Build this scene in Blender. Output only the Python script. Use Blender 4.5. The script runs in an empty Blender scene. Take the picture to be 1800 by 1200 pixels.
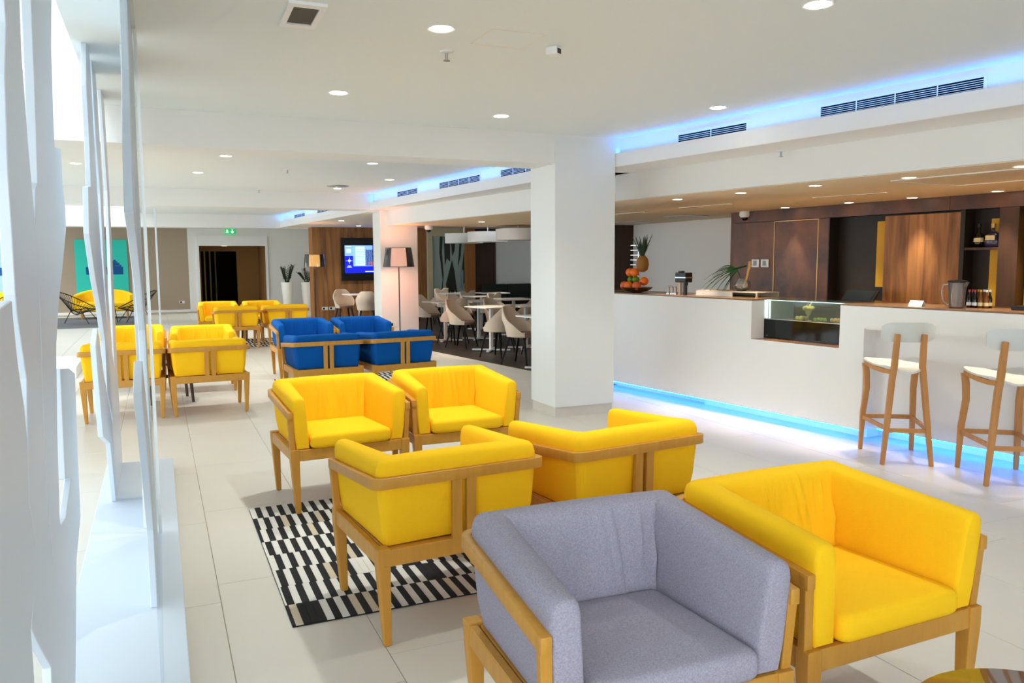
import bpy, bmesh, math, random
from mathutils import Vector, Matrix
random.seed(7)
PI = math.pi
sc = bpy.context.scene
col = sc.collection

# ------------------------------------------------------------------ camera
def rot_from(p, r, y):
    cy, sy, cp, sp = math.cos(y), math.sin(y), math.cos(p), math.sin(p)
    f = Vector((sy*cp, cy*cp, -sp)); ri = Vector((cy, -sy, 0)); up = ri.cross(f)
    c, s = math.cos(r), math.sin(r)
    r2 = c*ri + s*up; u2 = -s*ri + c*up
    return Matrix((r2, u2, -f)).transposed()
cd = bpy.data.cameras.new('camera'); cam = bpy.data.objects.new('camera', cd); col.objects.link(cam)
cam.matrix_world = Matrix.Translation((0, 0, 1.5)) @ rot_from(.101303172, -.00588334, .416548085).to_4x4()
cd.sensor_width = 36; cd.lens = 36*1401.334/1800; cd.clip_start = .05; cd.clip_end = 200
sc.camera = cam
# ------------------------------------------------------------------ world, lights, exposure
W = bpy.data.worlds.new('world'); sc.world = W; W.use_nodes = True
bg = W.node_tree.nodes['Background']; bg.inputs[0].default_value = (.80, .90, 1.0, 1); bg.inputs[1].default_value = 2.2
sc.view_settings.view_transform = 'Standard'; sc.view_settings.look = 'None'
sc.view_settings.exposure = 0.98; sc.view_settings.gamma = 1; sc.view_settings.use_curve_mapping = False
sc.cycles.max_bounces = 10; sc.cycles.diffuse_bounces = 7; sc.cycles.glossy_bounces = 4
sc.cycles.transparent_max_bounces = 12; sc.cycles.sample_clamp_indirect = 8
sc.cycles.use_denoising = True; sc.cycles.caustics_reflective = False; sc.cycles.caustics_refractive = False
SPOT_W = 52; WARM = (1.0, .86, .66)

# ------------------------------------------------------------------ materials
def lin(c):
    return tuple(((v/255)/12.92 if v/255 <= .04045 else ((v/255+.055)/1.055)**2.4) for v in c) + (1,)
M = {}
def mat(name, rgb, rough=.5, metal=0, spec=.5, noise=None, coat=0, bump=None, emit=None, trans=0, ior=1.45, alpha=None):
    """noise=(scale xyz, amount, second rgb); bump=(scale, strength)"""
    m = bpy.data.materials.new(name); m.use_nodes = True; nt = m.node_tree; b = nt.nodes['Principled BSDF']
    b.inputs['Base Color'].default_value = lin(rgb); b.inputs['Roughness'].default_value = rough
    b.inputs['Metallic'].default_value = metal; b.inputs['Specular IOR Level'].default_value = spec
    b.inputs['Coat Weight'].default_value = coat; b.inputs['Coat Roughness'].default_value = .05
    b.inputs['Transmission Weight'].default_value = trans; b.inputs['IOR'].default_value = ior
    if emit: b.inputs['Emission Color'].default_value = lin(emit[0]); b.inputs['Emission Strength'].default_value = emit[1]
    if noise or bump:
        tc = nt.nodes.new('ShaderNodeTexCoord')
    if noise:
        mp = nt.nodes.new('ShaderNodeMapping'); mp.inputs['Scale'].default_value = noise[0]
        nt.links.new(tc.outputs['Object'], mp.inputs[0])
        n = nt.nodes.new('ShaderNodeTexNoise'); n.inputs['Scale'].default_value = 1; n.inputs['Detail'].default_value = 5
        n.inputs['Roughness'].default_value = .6
        if len(noise) > 3: n.inputs['Distortion'].default_value = noise[3]
        nt.links.new(mp.outputs[0], n.inputs['Vector'])
        cr = nt.nodes.new('ShaderNodeValToRGB'); cr.color_ramp.elements[0].position = .5-noise[1]; cr.color_ramp.elements[1].position = .5+noise[1]
        cr.color_ramp.elements[0].color = lin(noise[2]); cr.color_ramp.elements[1].color = lin(rgb)
        nt.links.new(n.outputs['Fac'], cr.inputs[0]); nt.links.new(cr.outputs[0], b.inputs['Base Color'])
    if bump:
        n2 = nt.nodes.new('ShaderNodeTexNoise'); n2.inputs['Scale'].default_value = bump[0]; n2.inputs['Detail'].default_value = 3
        nt.links.new(tc.outputs['Object'], n2.inputs['Vector'])
        bp = nt.nodes.new('ShaderNodeBump'); bp.inputs['Strength'].default_value = bump[1]; bp.inputs['Distance'].default_value = .004
        nt.links.new(n2.outputs['Fac'], bp.inputs['Height']); nt.links.new(bp.outputs[0], b.inputs['Normal'])
    M[name] = m; return m
def clear(name, rgb, rough=.02, gloss=.12, alpha=.15):
    """thin clear sheet: transparent mixed with a tint and a Fresnel reflection"""
    m = bpy.data.materials.new(name); m.use_nodes = True; nt = m.node_tree
    for n in list(nt.nodes):
        if n.type == 'BSDF_PRINCIPLED': nt.nodes.remove(n)
    out = nt.nodes['Material Output']
    t = nt.nodes.new('ShaderNodeBsdfTransparent'); t.inputs[0].default_value = lin(rgb)
    g = nt.nodes.new('ShaderNodeBsdfGlossy'); g.inputs['Roughness'].default_value = rough
    d = nt.nodes.new('ShaderNodeBsdfDiffuse'); d.inputs[0].default_value = lin(rgb)
    m1 = nt.nodes.new('ShaderNodeMixShader'); m1.inputs[0].default_value = alpha
    m2 = nt.nodes.new('ShaderNodeMixShader'); lw = nt.nodes.new('ShaderNodeFresnel'); lw.inputs[0].default_value = 1.0+gloss*3
    nt.links.new(t.outputs[0], m1.inputs[1]); nt.links.new(d.outputs[0], m1.inputs[2])
    nt.links.new(lw.outputs[0], m2.inputs[0]); nt.links.new(m1.outputs[0], m2.inputs[1]); nt.links.new(g.outputs[0], m2.inputs[2])
    nt.links.new(m2.outputs[0], out.inputs[0]); M[name] = m; return m

mat('plaster', (235, 234, 230), .9, spec=.2)
mat('ceiling_paint', (230, 236, 235), .9, spec=.2)
mat('white_paint', (240, 240, 238), .55, spec=.3)
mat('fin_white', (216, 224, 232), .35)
mat('column_paint', (232, 234, 230), .45, spec=.35)
mat('taupe', (172, 156, 136), .9, spec=.2)
mat('bar_ceiling', (236, 216, 184), .9, spec=.2)
mat('tile', (216, 210, 198), .38, spec=.35, noise=((1.7, 1.7, 1.7), .25, (211, 204, 191)))
mat('grout', (186, 172, 152), .9)
mat('dark_floor', (62, 52, 46), .38, noise=((3, 40, 3), .2, (44, 37, 33)))
mat('concrete', (200, 200, 198), .9)
mat('yellow', (255, 204, 34), .85, spec=.15, noise=((260, 260, 260), .35, (255, 193, 24)), bump=(420, .25))
mat('blue', (8, 92, 172), .85, spec=.15, noise=((260, 260, 260), .35, (4, 78, 156)), bump=(420, .25))
mat('grey', (180, 174, 186), .9, spec=.12, noise=((230, 230, 230), .22, (144, 137, 152)), bump=(380, .4))
mat('oak', (206, 150, 62), .42, spec=.4, noise=((30, 30, 4), .3, (188, 130, 44)))
mat('oak_dark', (150, 98, 44), .42, spec=.4, noise=((30, 30, 4), .3, (128, 80, 34)))
mat('stool_oak', (200, 142, 80), .5, noise=((30, 30, 4), .3, (182, 124, 64)))
mat('walnut', (176, 122, 70), .5, noise=((7, 7, .55), .2, (104, 66, 34), 1.2))
mat('walnut_dark', (74, 46, 28), .5, noise=((8, 8, .6), .25, (48, 30, 18), 1))
mat('wenge', (38, 28, 20), .5, noise=((12, 12, .8), .25, (26, 19, 14)))
mat('copper', (120, 78, 56), .4, metal=.3, noise=((1.9, 1.9, 1.5), .2, (52, 48, 50), .25))
mat('brass', (200, 160, 100), .35, metal=.6)
mat('yellow_panel', (206, 160, 12), .5)
mat('worktop', (140, 104, 74), .25, noise=((6, 6, 6), .25, (112, 82, 58)))
mat('bar_white', (234, 233, 229), .4, spec=.35)
mat('black', (14, 14, 15), .4)
mat('black_gloss', (5, 9, 9), .06, spec=.6)
mat('black_metal', (22, 22, 22), .45, metal=.3)
mat('chrome', (220, 220, 222), .12, metal=1)
mat('steel', (180, 182, 184), .3, metal=1)
mat('white_plastic', (236, 238, 236), .35)
mat('stool_white', (216, 218, 212), .4)
mat('beige_shell', (226, 208, 186), .7, noise=((90, 90, 90), .3, (218, 200, 178)))
mat('brown_seat', (138, 112, 100), .8)
mat('green_leather', (26, 36, 28), .6)
mat('rug_black', (22, 22, 24), .9, bump=(300, .5))
mat('rug_white', (226, 222, 212), .9, bump=(300, .5))
mat('rug_cream', (205, 190, 165), .9, bump=(300, .5))
mat('grey_rug', (104, 104, 106), .95, bump=(200, .5))
mat('turquoise', (52, 206, 188), .8)
mat('pale_aqua', (170, 208, 218), .8)
mat('ship_blue', (10, 84, 150), .8)
mat('pot_white', (236, 232, 222), .5)
mat('leaf', (24, 52, 24), .45)
mat('palm_leaf', (34, 92, 26), .45)
mat('soil', (50, 38, 30), .95)
mat('dry_stem', (196, 160, 100), .8)
mat('orange', (238, 110, 24), .45, bump=(120, .3))
mat('apple', (214, 96, 50), .3)
mat('lime', (92, 132, 30), .4)
mat('pineapple', (150, 98, 40), .7, bump=(60, 1))
mat('cream', (255, 216, 120), .5)
mat('dessert_glass', (250, 216, 130), .2)
mat('pink_food', (236, 170, 130), .6)
mat('green_food', (150, 160, 60), .6)
mat('dark_bottle', (20, 14, 12), .08, spec=.7)
mat('purple_bottle', (48, 44, 78), .1, spec=.7)
mat('label_cream', (220, 204, 150), .6)
mat('amber', (110, 62, 20), .1)
mat('red_cap', (190, 60, 50), .4)
mat('gold_cap', (196, 150, 50), .35, metal=.5)
mat('mural_pale', (160, 180, 172), .25)
mat('mural_dark', (38, 42, 32), .3)
mat('beige_wall', (206, 194, 158), .9)
mat('brown_jamb', (176, 112, 50), .5, noise=((20, 20, 1), .3, (150, 92, 38)))
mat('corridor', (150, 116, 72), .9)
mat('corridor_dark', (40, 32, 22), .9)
mat('drum', (232, 232, 230), .6)
mat('vent_dark', (5, 12, 24), .8, spec=.1)
mat('speaker_grey', (92, 88, 78), .8, bump=(300, .6))
mat('smoke_shade', (34, 34, 36), .08, spec=.6)
mat('shade_glow', (244, 205, 180), .6, emit=((255, 214, 188), 3.6))
mat('shade_glow_gold', (244, 210, 120), .6, emit=((255, 216, 120), 3.6))
mat('lamp_on', (255, 250, 240), .5, emit=((255, 248, 236), 9))
mat('lamp_warm', (255, 236, 210), .5, emit=((255, 226, 186), 7))
mat('led_blue', (60, 160, 255), .5, emit=((20, 128, 255), 13))
mat('led_cove', (60, 160, 255), .5, emit=((55, 160, 255), 13))
mat('added_fill_glow', (255, 226, 180), .5, emit=((255, 214, 160), 9))  # glow of the added fill strip inside the bar
mat('led_case', (245, 252, 250), .5, emit=((240, 250, 246), 1.7))
mat('exit_green', (20, 150, 80), .5, emit=((20, 150, 80), .7))
mat('exit_white', (255, 255, 255), .5, emit=((255, 255, 255), 1.0))
mat('screen_blue', (14, 20, 120), .3, emit=((18, 30, 190), .8))
mat('screen_sky', (110, 150, 230), .3, emit=((120, 160, 240), .8))
mat('screen_pale', (190, 205, 240), .3, emit=((190, 206, 245), .8))
mat('screen_dark', (20, 24, 44), .3, emit=((24, 30, 60), .6))
mat('screen_red', (190, 70, 60), .3, emit=((190, 70, 60), .6))
mat('pos_screen', (10, 26, 32), .3, emit=((10, 40, 52), .12))
clear('acrylic', (248, 250, 251), .0, .0, .04)
clear('case_glass', (226, 240, 234), .02, .12, .06)
clear('clear_glass', (250, 250, 250), .03, .16, .12)

# ------------------------------------------------------------------ geometry helpers
class MB:
    def __init__(s): s.v = []; s.f = []; s.mi = []; s.k = 0
    def add(s, V, F):
        o = len(s.v); s.v += [tuple(p) for p in V]
        for f in F: s.f.append([i+o for i in f]); s.mi.append(s.k)
    def box(s, x0, x1, y0, y1, z0, z1):
        V = [(x, y, z) for z in (z0, z1) for x, y in ((x0, y0), (x1, y0), (x1, y1), (x0, y1))]
        s.add(V, [(3, 2, 1, 0), (4, 5, 6, 7), (0, 1, 5, 4), (1, 2, 6, 5), (2, 3, 7, 6), (3, 0, 4, 7)]); return s
    def bar(s, p0, p1, a0, a1=None, side=(0, 0, 1)):
        """tapered rectangular bar; a=(width across 'side x dir', depth along 'side')"""
        a1 = a1 or a0; p0, p1 = Vector(p0), Vector(p1); d = (p1-p0).normalized(); sd = Vector(side)
        u = d.cross(sd)
        if u.length < 1e-4: u = d.cross(Vector((1, 0, 0)))
        u.normalize(); w = u.cross(d).normalized(); V = []
        for p, a in ((p0, a0), (p1, a1)):
            for i, j in ((-1, -1), (1, -1), (1, 1), (-1, 1)): V.append(p+u*a[0]/2*i+w*a[1]/2*j)
        s.add(V, [(3, 2, 1, 0), (4, 5, 6, 7), (0, 1, 5, 4), (1, 2, 6, 5), (2, 3, 7, 6), (3, 0, 4, 7)]); return s
    def tube(s, P, r, n=8, closed=False, r1=None):
        P = [Vector(p) for p in P]; N = len(P); V = []; F = []; up = None
        for i, p in enumerate(P):
            a = P[i-1] if (i or closed) else p; b = P[(i+1) % N] if (i < N-1 or closed) else p
            d = (b-a).normalized()
            if up is None: up = d.orthogonal().normalized()
            up = (up-d*up.dot(d)).normalized(); w = d.cross(up); rr = r if r1 is None else r+(r1-r)*i/max(1, N-1)
            V += [p+up*rr*math.cos(2*PI*k/n)+w*rr*math.sin(2*PI*k/n) for k in range(n)]
        for i in range(N if closed else N-1):
            j = (i+1) % N
            for k in range(n): F.append((i*n+k, i*n+(k+1) % n, j*n+(k+1) % n, j*n+k))
        if not closed: F += [tuple(range(n-1, -1, -1)), tuple((N-1)*n+k for k in range(n))]
        s.add(V, F); return s
    def lathe(s, prof, n=24, c=(0, 0, 0), sy=1.0):
        V = []; F = []
        for r, z in prof: V += [(c[0]+r*math.cos(2*PI*k/n), c[1]+sy*r*math.sin(2*PI*k/n), c[2]+z) for k in range(n)]
        m = len(prof)
        for i in range(m-1):
            for k in range(n): F.append((i*n+k, i*n+(k+1) % n, (i+1)*n+(k+1) % n, (i+1)*n+k))
        F += [tuple(range(n-1, -1, -1)), tuple((m-1)*n+k for k in range(n))]
        s.add(V, F); return s
    def prism(s, poly, t0, t1, fn):
        """poly: 2-D points; fn(a, b, t) -> xyz"""
        n = len(poly); V = [fn(a, b, t0) for a, b in poly]+[fn(a, b, t1) for a, b in poly]
        s.add(V, [tuple(range(n-1, -1, -1)), tuple(range(n, 2*n))]+[(i, (i+1) % n, n+(i+1) % n, n+i) for i in range(n)]); return s
    def loft(s, rings, cap=True):
        n = len(rings[0]); V = [p for r in rings for p in r]; F = []
        for i in range(len(rings)-1):
            for k in range(n): F.append((i*n+k, i*n+(k+1) % n, (i+1)*n+(k+1) % n, (i+1)*n+k))
        if cap: F += [tuple(range(n-1, -1, -1)), tuple((len(rings)-1)*n+k for k in range(n))]
        s.add(V, F); return s
    def blob(s, c, r, n=10, m=6, sz=1.0):
        return s.lathe([(max(1e-4, r*math.sin(PI*i/m)), -r*sz*math.cos(PI*i/m)) for i in range(m+1)], n, c)
    def build(s, name, mats, parent=None, smooth=None, bevel=0, seg=2):
        me = bpy.data.meshes.new(name); me.from_pydata(s.v, [], s.f)
        mats = mats if isinstance(mats, (list, tuple)) else [mats]
        for m in mats: me.materials.append(M[m])
        me.polygons.foreach_set('material_index', s.mi)
        bm = bmesh.new(); bm.from_mesh(me)
        bmesh.ops.recalc_face_normals(bm, faces=bm.faces)
        if bevel:
            E = [e for e in bm.edges if len(e.link_faces) == 2 and e.calc_face_angle(0) > .5]
            bmesh.ops.bevel(bm, geom=E, offset=bevel, segments=seg, profile=.5, affect='EDGES', clamp_overlap=True)
        bm.to_mesh(me); bm.free()
        if smooth is not None:
            me.polygons.foreach_set('use_smooth', [True]*len(me.polygons)); me.set_sharp_from_angle(angle=math.radians(smooth))
        o = bpy.data.objects.new(name, me); col.objects.link(o)
        if parent is not None: o.parent = parent
        return o
def tag(o, label=None, cat=None, group=None, kind=None):
    for k, v in (('label', label), ('category', cat), ('group', group), ('kind', kind)):
        if v: o[k] = v
    return o
def thing(name, label, cat, loc=(0, 0, 0), rz=0, group=None):
    o = bpy.data.objects.new(name, None); col.objects.link(o); o.location = loc; o.rotation_euler = (0, 0, rz); o.empty_display_size = .1
    return tag(o, label, cat, group)
def struct(name, mb, m, parent=None, **k):
    o = mb.build(name, m, parent, **k)
    if parent is None: o['kind'] = 'structure'
    return o
def dup(root, loc, rz, label, group=None):
    r = root.copy(); col.objects.link(r); r.location = loc; r.rotation_euler = (0, 0, rz); r['label'] = label
    if group: r['group'] = group
    for ch in list(root.children):
        c = ch.copy(); col.objects.link(c); c.parent = r
        for g in list(ch.children):
            e = g.copy(); col.objects.link(e); e.parent = c
    return r
def rrect(x0, x1, y0, y1, r, n=4, z=0):
    P = []
    for cx, cy, a in ((x1-r, y1-r, 0), (x0+r, y1-r, PI/2), (x0+r, y0+r, PI), (x1-r, y0+r, 1.5*PI)):
        P += [(cx+r*math.cos(a+PI/2*k/n), cy+r*math.sin(a+PI/2*k/n), z) for k in range(n+1)]
    return P
def cushion(mb, x0, x1, y0, y1, z0, z1, r, dome=.012, cr=.03):
    rings = []
    for k in range(5):
        a = PI/2*k/4; i = r*(1-math.sin(a)); rings.append(rrect(x0+i, x1-i, y0+i, y1-i, cr, 4, z0+r*(1-math.cos(a))))
    for k in range(5):
        a = PI/2*k/4; i = r*(1-math.cos(a)); rings.append(rrect(x0+i, x1-i, y0+i, y1-i, cr, 4, z1-r+r*math.sin(a)))
    cx, cy = (x0+x1)/2, (y0+y1)/2
    for t in (.8, .55, .25, .04):
        rings.append([(cx+(p[0]-cx)*t, cy+(p[1]-cy)*t, z1+dome*(1-t*t)) for p in rings[9]])
    return mb.loft(rings)
def L(p, q, t): return tuple(a+(b-a)*t for a, b in zip(p, q))

# frames of reference: the bar front runs along BD from BF0, its inside is BN
BF0 = Vector((4.784, 7.9, 0)); BD = Vector((.13126, -.99135, 0)); BN = Vector((.99135, .13126, 0)); BA = math.atan2(-.99135, .13126)
BW0 = Vector((7.096, 8.654, 0)); WD = Vector((.08761, -.99616, 0)); WA = math.atan2(-.99616, .08761)
def bp(s, t, z=0): return BF0+BD*s+BN*t+Vector((0, 0, z))
CZ = 2.66

# ================================================================== STRUCTURE
def plan(mb, pts, z0, z1): return mb.prism(pts, z0, z1, lambda a, b, t: (a, b, t))
struct('ground', MB().box(-40, 30, -30, 50, -.3, -.12), 'concrete')
fl = struct('floor', MB().box(-4.5, 9.5, -3, 33, -.12, -.004), 'grout')
# --- floor tiles 0.558 x 1.195 m, staggered row by row
def dine_x(y): return 4.577-.156*(y-9.822)
F3 = rot_from(.101303172, -.00588334, .416548085)
def in_view(x, y, z=0):
    p = F3.transposed() @ Vector((x, y, z-1.5))
    return p.z < -.1 and abs(p.x/p.z) < 940/1401.3 and abs(p.y/p.z) < 640/1401.3
tiles = []
for k in range(-9, 13):
    xa = .1905+.558*k; xb = xa+.558; off = 3.635+.211*(k+1)
    for j in range(-7, 20):
        ya = off+1.192*j; yb = ya+1.192; xm, ym = (xa+xb)/2, (ya+yb)/2
        if xa < -4.45 or ya < -2.9 or yb > 26.2 or (ym > 8.4 and xa > dine_x(ya)+.05) or (ym < 9 and xa > 6.6): continue
        seen = any(in_view(x, y) for x in (xa, xm, xb) for y in (ya, ym, yb))
        tiles.append((not seen, math.hypot(xm, ym), xa, ya))
tiles.sort()
def tile_mb(mb, x, y):
    g = .0016; return mb.box(x+g, x+.558-g, y+g, y+1.192-g, -.02, 0)
t0 = None; rest = MB()
for i, (ns, dd, x, y) in enumerate(tiles):
    if i < 290 and not ns:
        if t0 is None:
            t0 = tile_mb(MB(), 0, 0).build('tile', 'tile', fl, bevel=.0012, seg=1); o = t0
        else:
            o = t0.copy(); col.objects.link(o)
        o.location = (x, y, 0)
    else: tile_mb(rest, x, y)
tag(rest.build('tiling', 'tile', fl), kind='stuff')
# dark timber floor of the dining area, laid over the slab from a slanted edge
db = MB()
for i in range(40):
    y0 = 8.2+i*.305; y1 = y0+.302
    if y1 > 20.3: break
    db.add([(dine_x(y0), y0, .003), (9.5, y0, .003), (9.5, y1, .003), (dine_x(y1), y1, .003), (dine_x(y0), y0, -.03), (9.5, y0, -.03), (9.5, y1, -.03), (dine_x(y1), y1, -.03)],
           [(0, 1, 2, 3), (7, 6, 5, 4), (4, 5, 1, 0), (5, 6, 2, 1), (6, 7, 3, 2), (7, 4, 0, 3)])
tag(db.build('timber_flooring', 'dark_floor', fl), kind='stuff')

# --- ceiling slabs
ce = MB()
ce.box(-.36, 5.6, -3, 6.75, CZ, 2.95)            # first bay (skylight to its left)
ce.box(-4.5, -.36, -3, 4.0, CZ, 2.95)
ce.box(-4.5, 4.4, 7.1, 13.9, CZ, 2.95)           # second bay
ce.box(-.36, 3.6, 14.2, 21, CZ, 2.95)            # third bay (skylight to its left)
ce.box(-4.5, -2.0, 4.0, 6.75, CZ, 2.95); ce.box(-4.5, -2.0, 14.2, 21, CZ, 2.95)
ce.box(-4.5, 9.5, 21.2, 26.4, 2.52, 2.95)        # far end
struct('ceiling', ce, 'ceiling_paint')
lc = MB()
plan(lc, [(6.167, -3), (4.508, 7.369), (4.36, 9.27), (3.752, 13.9), (9.5, 13.9), (9.5, -3)], 2.12, 2.2)
struct('ceiling_lowered', lc, 'bar_ceiling')
dc = MB(); plan(dc, [(3.40, 13.95), (2.88, 20.95), (9.5, 20.95), (9.5, 13.9), (3.73, 13.9)], 2.355, 2.45)
struct('ceiling_dining', dc, 'plaster')
# beams across the room
for i, (y0, y1, z) in enumerate(((6.73, 7.16, 2.39), (13.81, 14.25, 2.39), (20.9, 21.3, 2.34))):
    struct('beam', MB().box(-4.5, 4.25, y0, y1, z, 2.8), 'plaster')
# skylight wells
sw = MB()
for y0, y1 in ((4.0, 6.73), (14.25, 20.9)):
    sw.box(-2.1, -.30, y1, y1+.12, 2.8, 3.7); sw.box(-2.1, -.30, y0-.12, y0, 2.8, 3.7)
    sw.box(-.36, -.24, y0, y1, 2.8, 3.7); sw.box(-2.12, -2.0, y0, y1, 2.8, 3.7)
struct('skylight_well', sw, 'white_paint')

# --- slanted bulkhead with lit cove on the right, three bays
def fas(b, y): return (4.075-.1645*(y-6.725), 3.953-.0981*(y-8.475), 3.422-.0773*(y-13.89))[b]
def low(b, y): return (4.468-.16*(y-7.369), 4.32-.132*(y-9.27), fas(2, y)+.3)[b]
RNG = [(-2.9, 6.73), (7.16, 13.81), (14.25, 20.9)]
trim_n = 0
for b, (ya, yb) in enumerate(RNG):
    zb = 2.39 if b < 2 else 2.362; e = .3 if b < 2 else 0
    m = MB(); plan(m, [(fas(b, ya), ya), (fas(b, yb), yb), (fas(b, yb)+.02, yb), (fas(b, ya)+.02, ya)], zb, 2.518)
    struct('trim_%d' % (3*b+1), m, 'white_paint')
    yc = 7.42 if b == 0 else yb
    m = MB(); plan(m, [(fas(b, ya)+.015, ya), (fas(b, yb)+.015, yb), (fas(b, yb)+.015, yc), (low(b, yc)+.1, yc), (low(b, ya)+.1, ya)], zb-.001, 2.43)
    struct('trim_%d' % (3*b+2), m, 'plaster')
    m = MB(); off = .075
    plan(m, [(fas(b, ya)+off, ya), (fas(b, yb)+off, yb), (fas(b, yb)+off+.12, yb), (fas(b, ya)+off+.12, ya)], 2.42, CZ+.05)
    struct('trim_%d' % (3*b+3), m, 'white_paint')
    if b < 2:
        yy0, yy1 = (ya, 7.37) if b == 0 else (7.2, 13.9)
        m = MB(); plan(m, [(low(b, yy0), yy0), (low(b, yy1), yy1), (low(b, yy1)+.1, yy1), (low(b, yy0)+.1, yy0)], 2.124, 2.43)
        struct('trim_%d' % (10+b), m, 'plaster')
    m = MB(); plan(m, [(fas(b, ya)+.036, ya), (fas(b, yb)+.036, yb), (fas(b, yb)+.04, yb), (fas(b, ya)+.04, ya)], 2.44, 2.522); struct('trim_%d' % (30+b), m, 'white_paint')  # unseen lip, added to keep the cove light off the vent wall
    m = MB(); plan(m, [(fas(b, ya)+.022, ya), (fas(b, yb)+.022, yb), (fas(b, yb)+.034, yb), (fas(b, ya)+.034, ya)], 2.500, 2.508)
    tag(m.build('cove_light_strip', 'led_cove'), ['blue light strip along the cove of the nearest ceiling bay, above the bar', 'blue light strip in the cove of the middle bay, behind the big white column', 'blue light strip in the small far cove above the timber wall'][b], 'light strip', 'cove light strips')

# --- columns
c1 = MB().box(3.418, 4.065, 6.715, 7.245, .096, 2.575)
o = struct('column', c1, 'column_paint'); struct('column_base', MB().box(3.428, 4.055, 6.728, 7.235, 0, .096), 'tile', o)
c2 = MB().box(3.592, 4.27, 13.80, 14.30, .09, 2.40)
o = struct('column', c2, 'column_paint'); struct('column_base', MB().box(3.602, 4.26, 13.812, 14.29, 0, .09), 'tile', o)

# --- outer walls
wf = MB()
wf.box(.87, 1.18, 26.2, 26.4, 0, 2.52); wf.box(3.146, 9.5, 26.2, 26.4, 0, 2.52); wf.box(1.18, 3.146, 26.2, 26.4, 2.0, 2.52)
struct('wall_far', wf, 'plaster')
struct('wall_far_taupe', MB().box(-4.5, .87, 26.2, 26.4, 0, 2.52), 'taupe')
struct('baseboard_far', MB().box(-4.5, .87, 26.182, 26.2, 0, .075), 'white_paint')
struct('wall_right', MB().box(9.5, 9.7, -3, 26.4, 0, 2.6), 'plaster')
wl = MB()
for y in [-3+1.82*i for i in range(17)]: wl.box(-4.62, -4.5, y, y+.08, 0, 2.66)
wl.box(-4.62, -4.5, -3, 26.4, 2.6, 2.66); wl.box(-4.62, -4.5, -3, 26.4, 0, .08)
struct('window_1', wl, 'white_paint')
wb = MB()
for x in [-4.5+1.55*i for i in range(6)]: wb.box(x, x+.08, -3.12, -3, 0, 2.66)
wb.box(-4.5, 3.3, -3.12, -3, 2.58, 2.7); struct('added_window', wb, 'white_paint')  # unseen glazing behind the camera, added to brighten the near chairs
struct('wall_near', MB().box(3.3, 9.7, -3.15, -3, 0, 2.7), 'plaster')
# door opening in the far wall, with its corridor
dr = MB(); dr.box(1.10, 1.18, 26.12, 26.2, 0, 2.3); dr.box(3.146, 3.19, 26.12, 26.2, 0, 2.3); dr.box(1.18, 3.146, 26.12, 26.2, 2.0, 2.3)
struct('door_1', dr, 'white_paint')
cr = MB(); cr.box(1.06, 1.18, 26.4, 33, 0, 2.2); cr.box(3.146, 3.27, 26.4, 33, 0, 2.2); cr.box(1.06, 3.27, 26.4, 33, 2.02, 2.3)
struct('wall_corridor', cr, 'corridor')
c2_ = MB(); c2_.box(1.18, 1.33, 28.4, 28.5, 0, 2.02); c2_.box(2.45, 3.146, 28.4, 28.5, 0, 2.02); c2_.box(1.33, 2.45, 28.4, 28.5, 1.86, 2.02)
struct('door_2', c2_, 'corridor')
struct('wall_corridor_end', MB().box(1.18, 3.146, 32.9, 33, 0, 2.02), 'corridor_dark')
pn = MB()
for i, x in enumerate((1.5, 1.72, 1.95)): pn.box(x, x+.05, 30+.8*i, 30.06+.8*i, .05, 1.9)
struct('trim_20', pn, 'beige_wall')

# --- low platform of the screen and the two plinths by the glazing
mat('platform_paint', (204, 213, 222), .5)
struct('platform', MB().box(-.39, .04, -1.2, 6.23, 0, .08), 'platform_paint', bevel=.004)
for (x0, x1, y0, y1, z, lab) in ((-2.2, -1.03, 11.75, 13.2, .15, 'white low plinth on the floor left of the yellow armchairs, the farther one'), (-2.3, -1.07, 10.1, 11.2, .11, 'white low plinth on the floor left of the yellow armchairs, the nearer and lower one')):
    tag(MB().box(x0, x1, y0, y1, 0, z).build('plinth', 'white_paint', bevel=.006), lab, 'plinth', 'plinths by the glazing')

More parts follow.
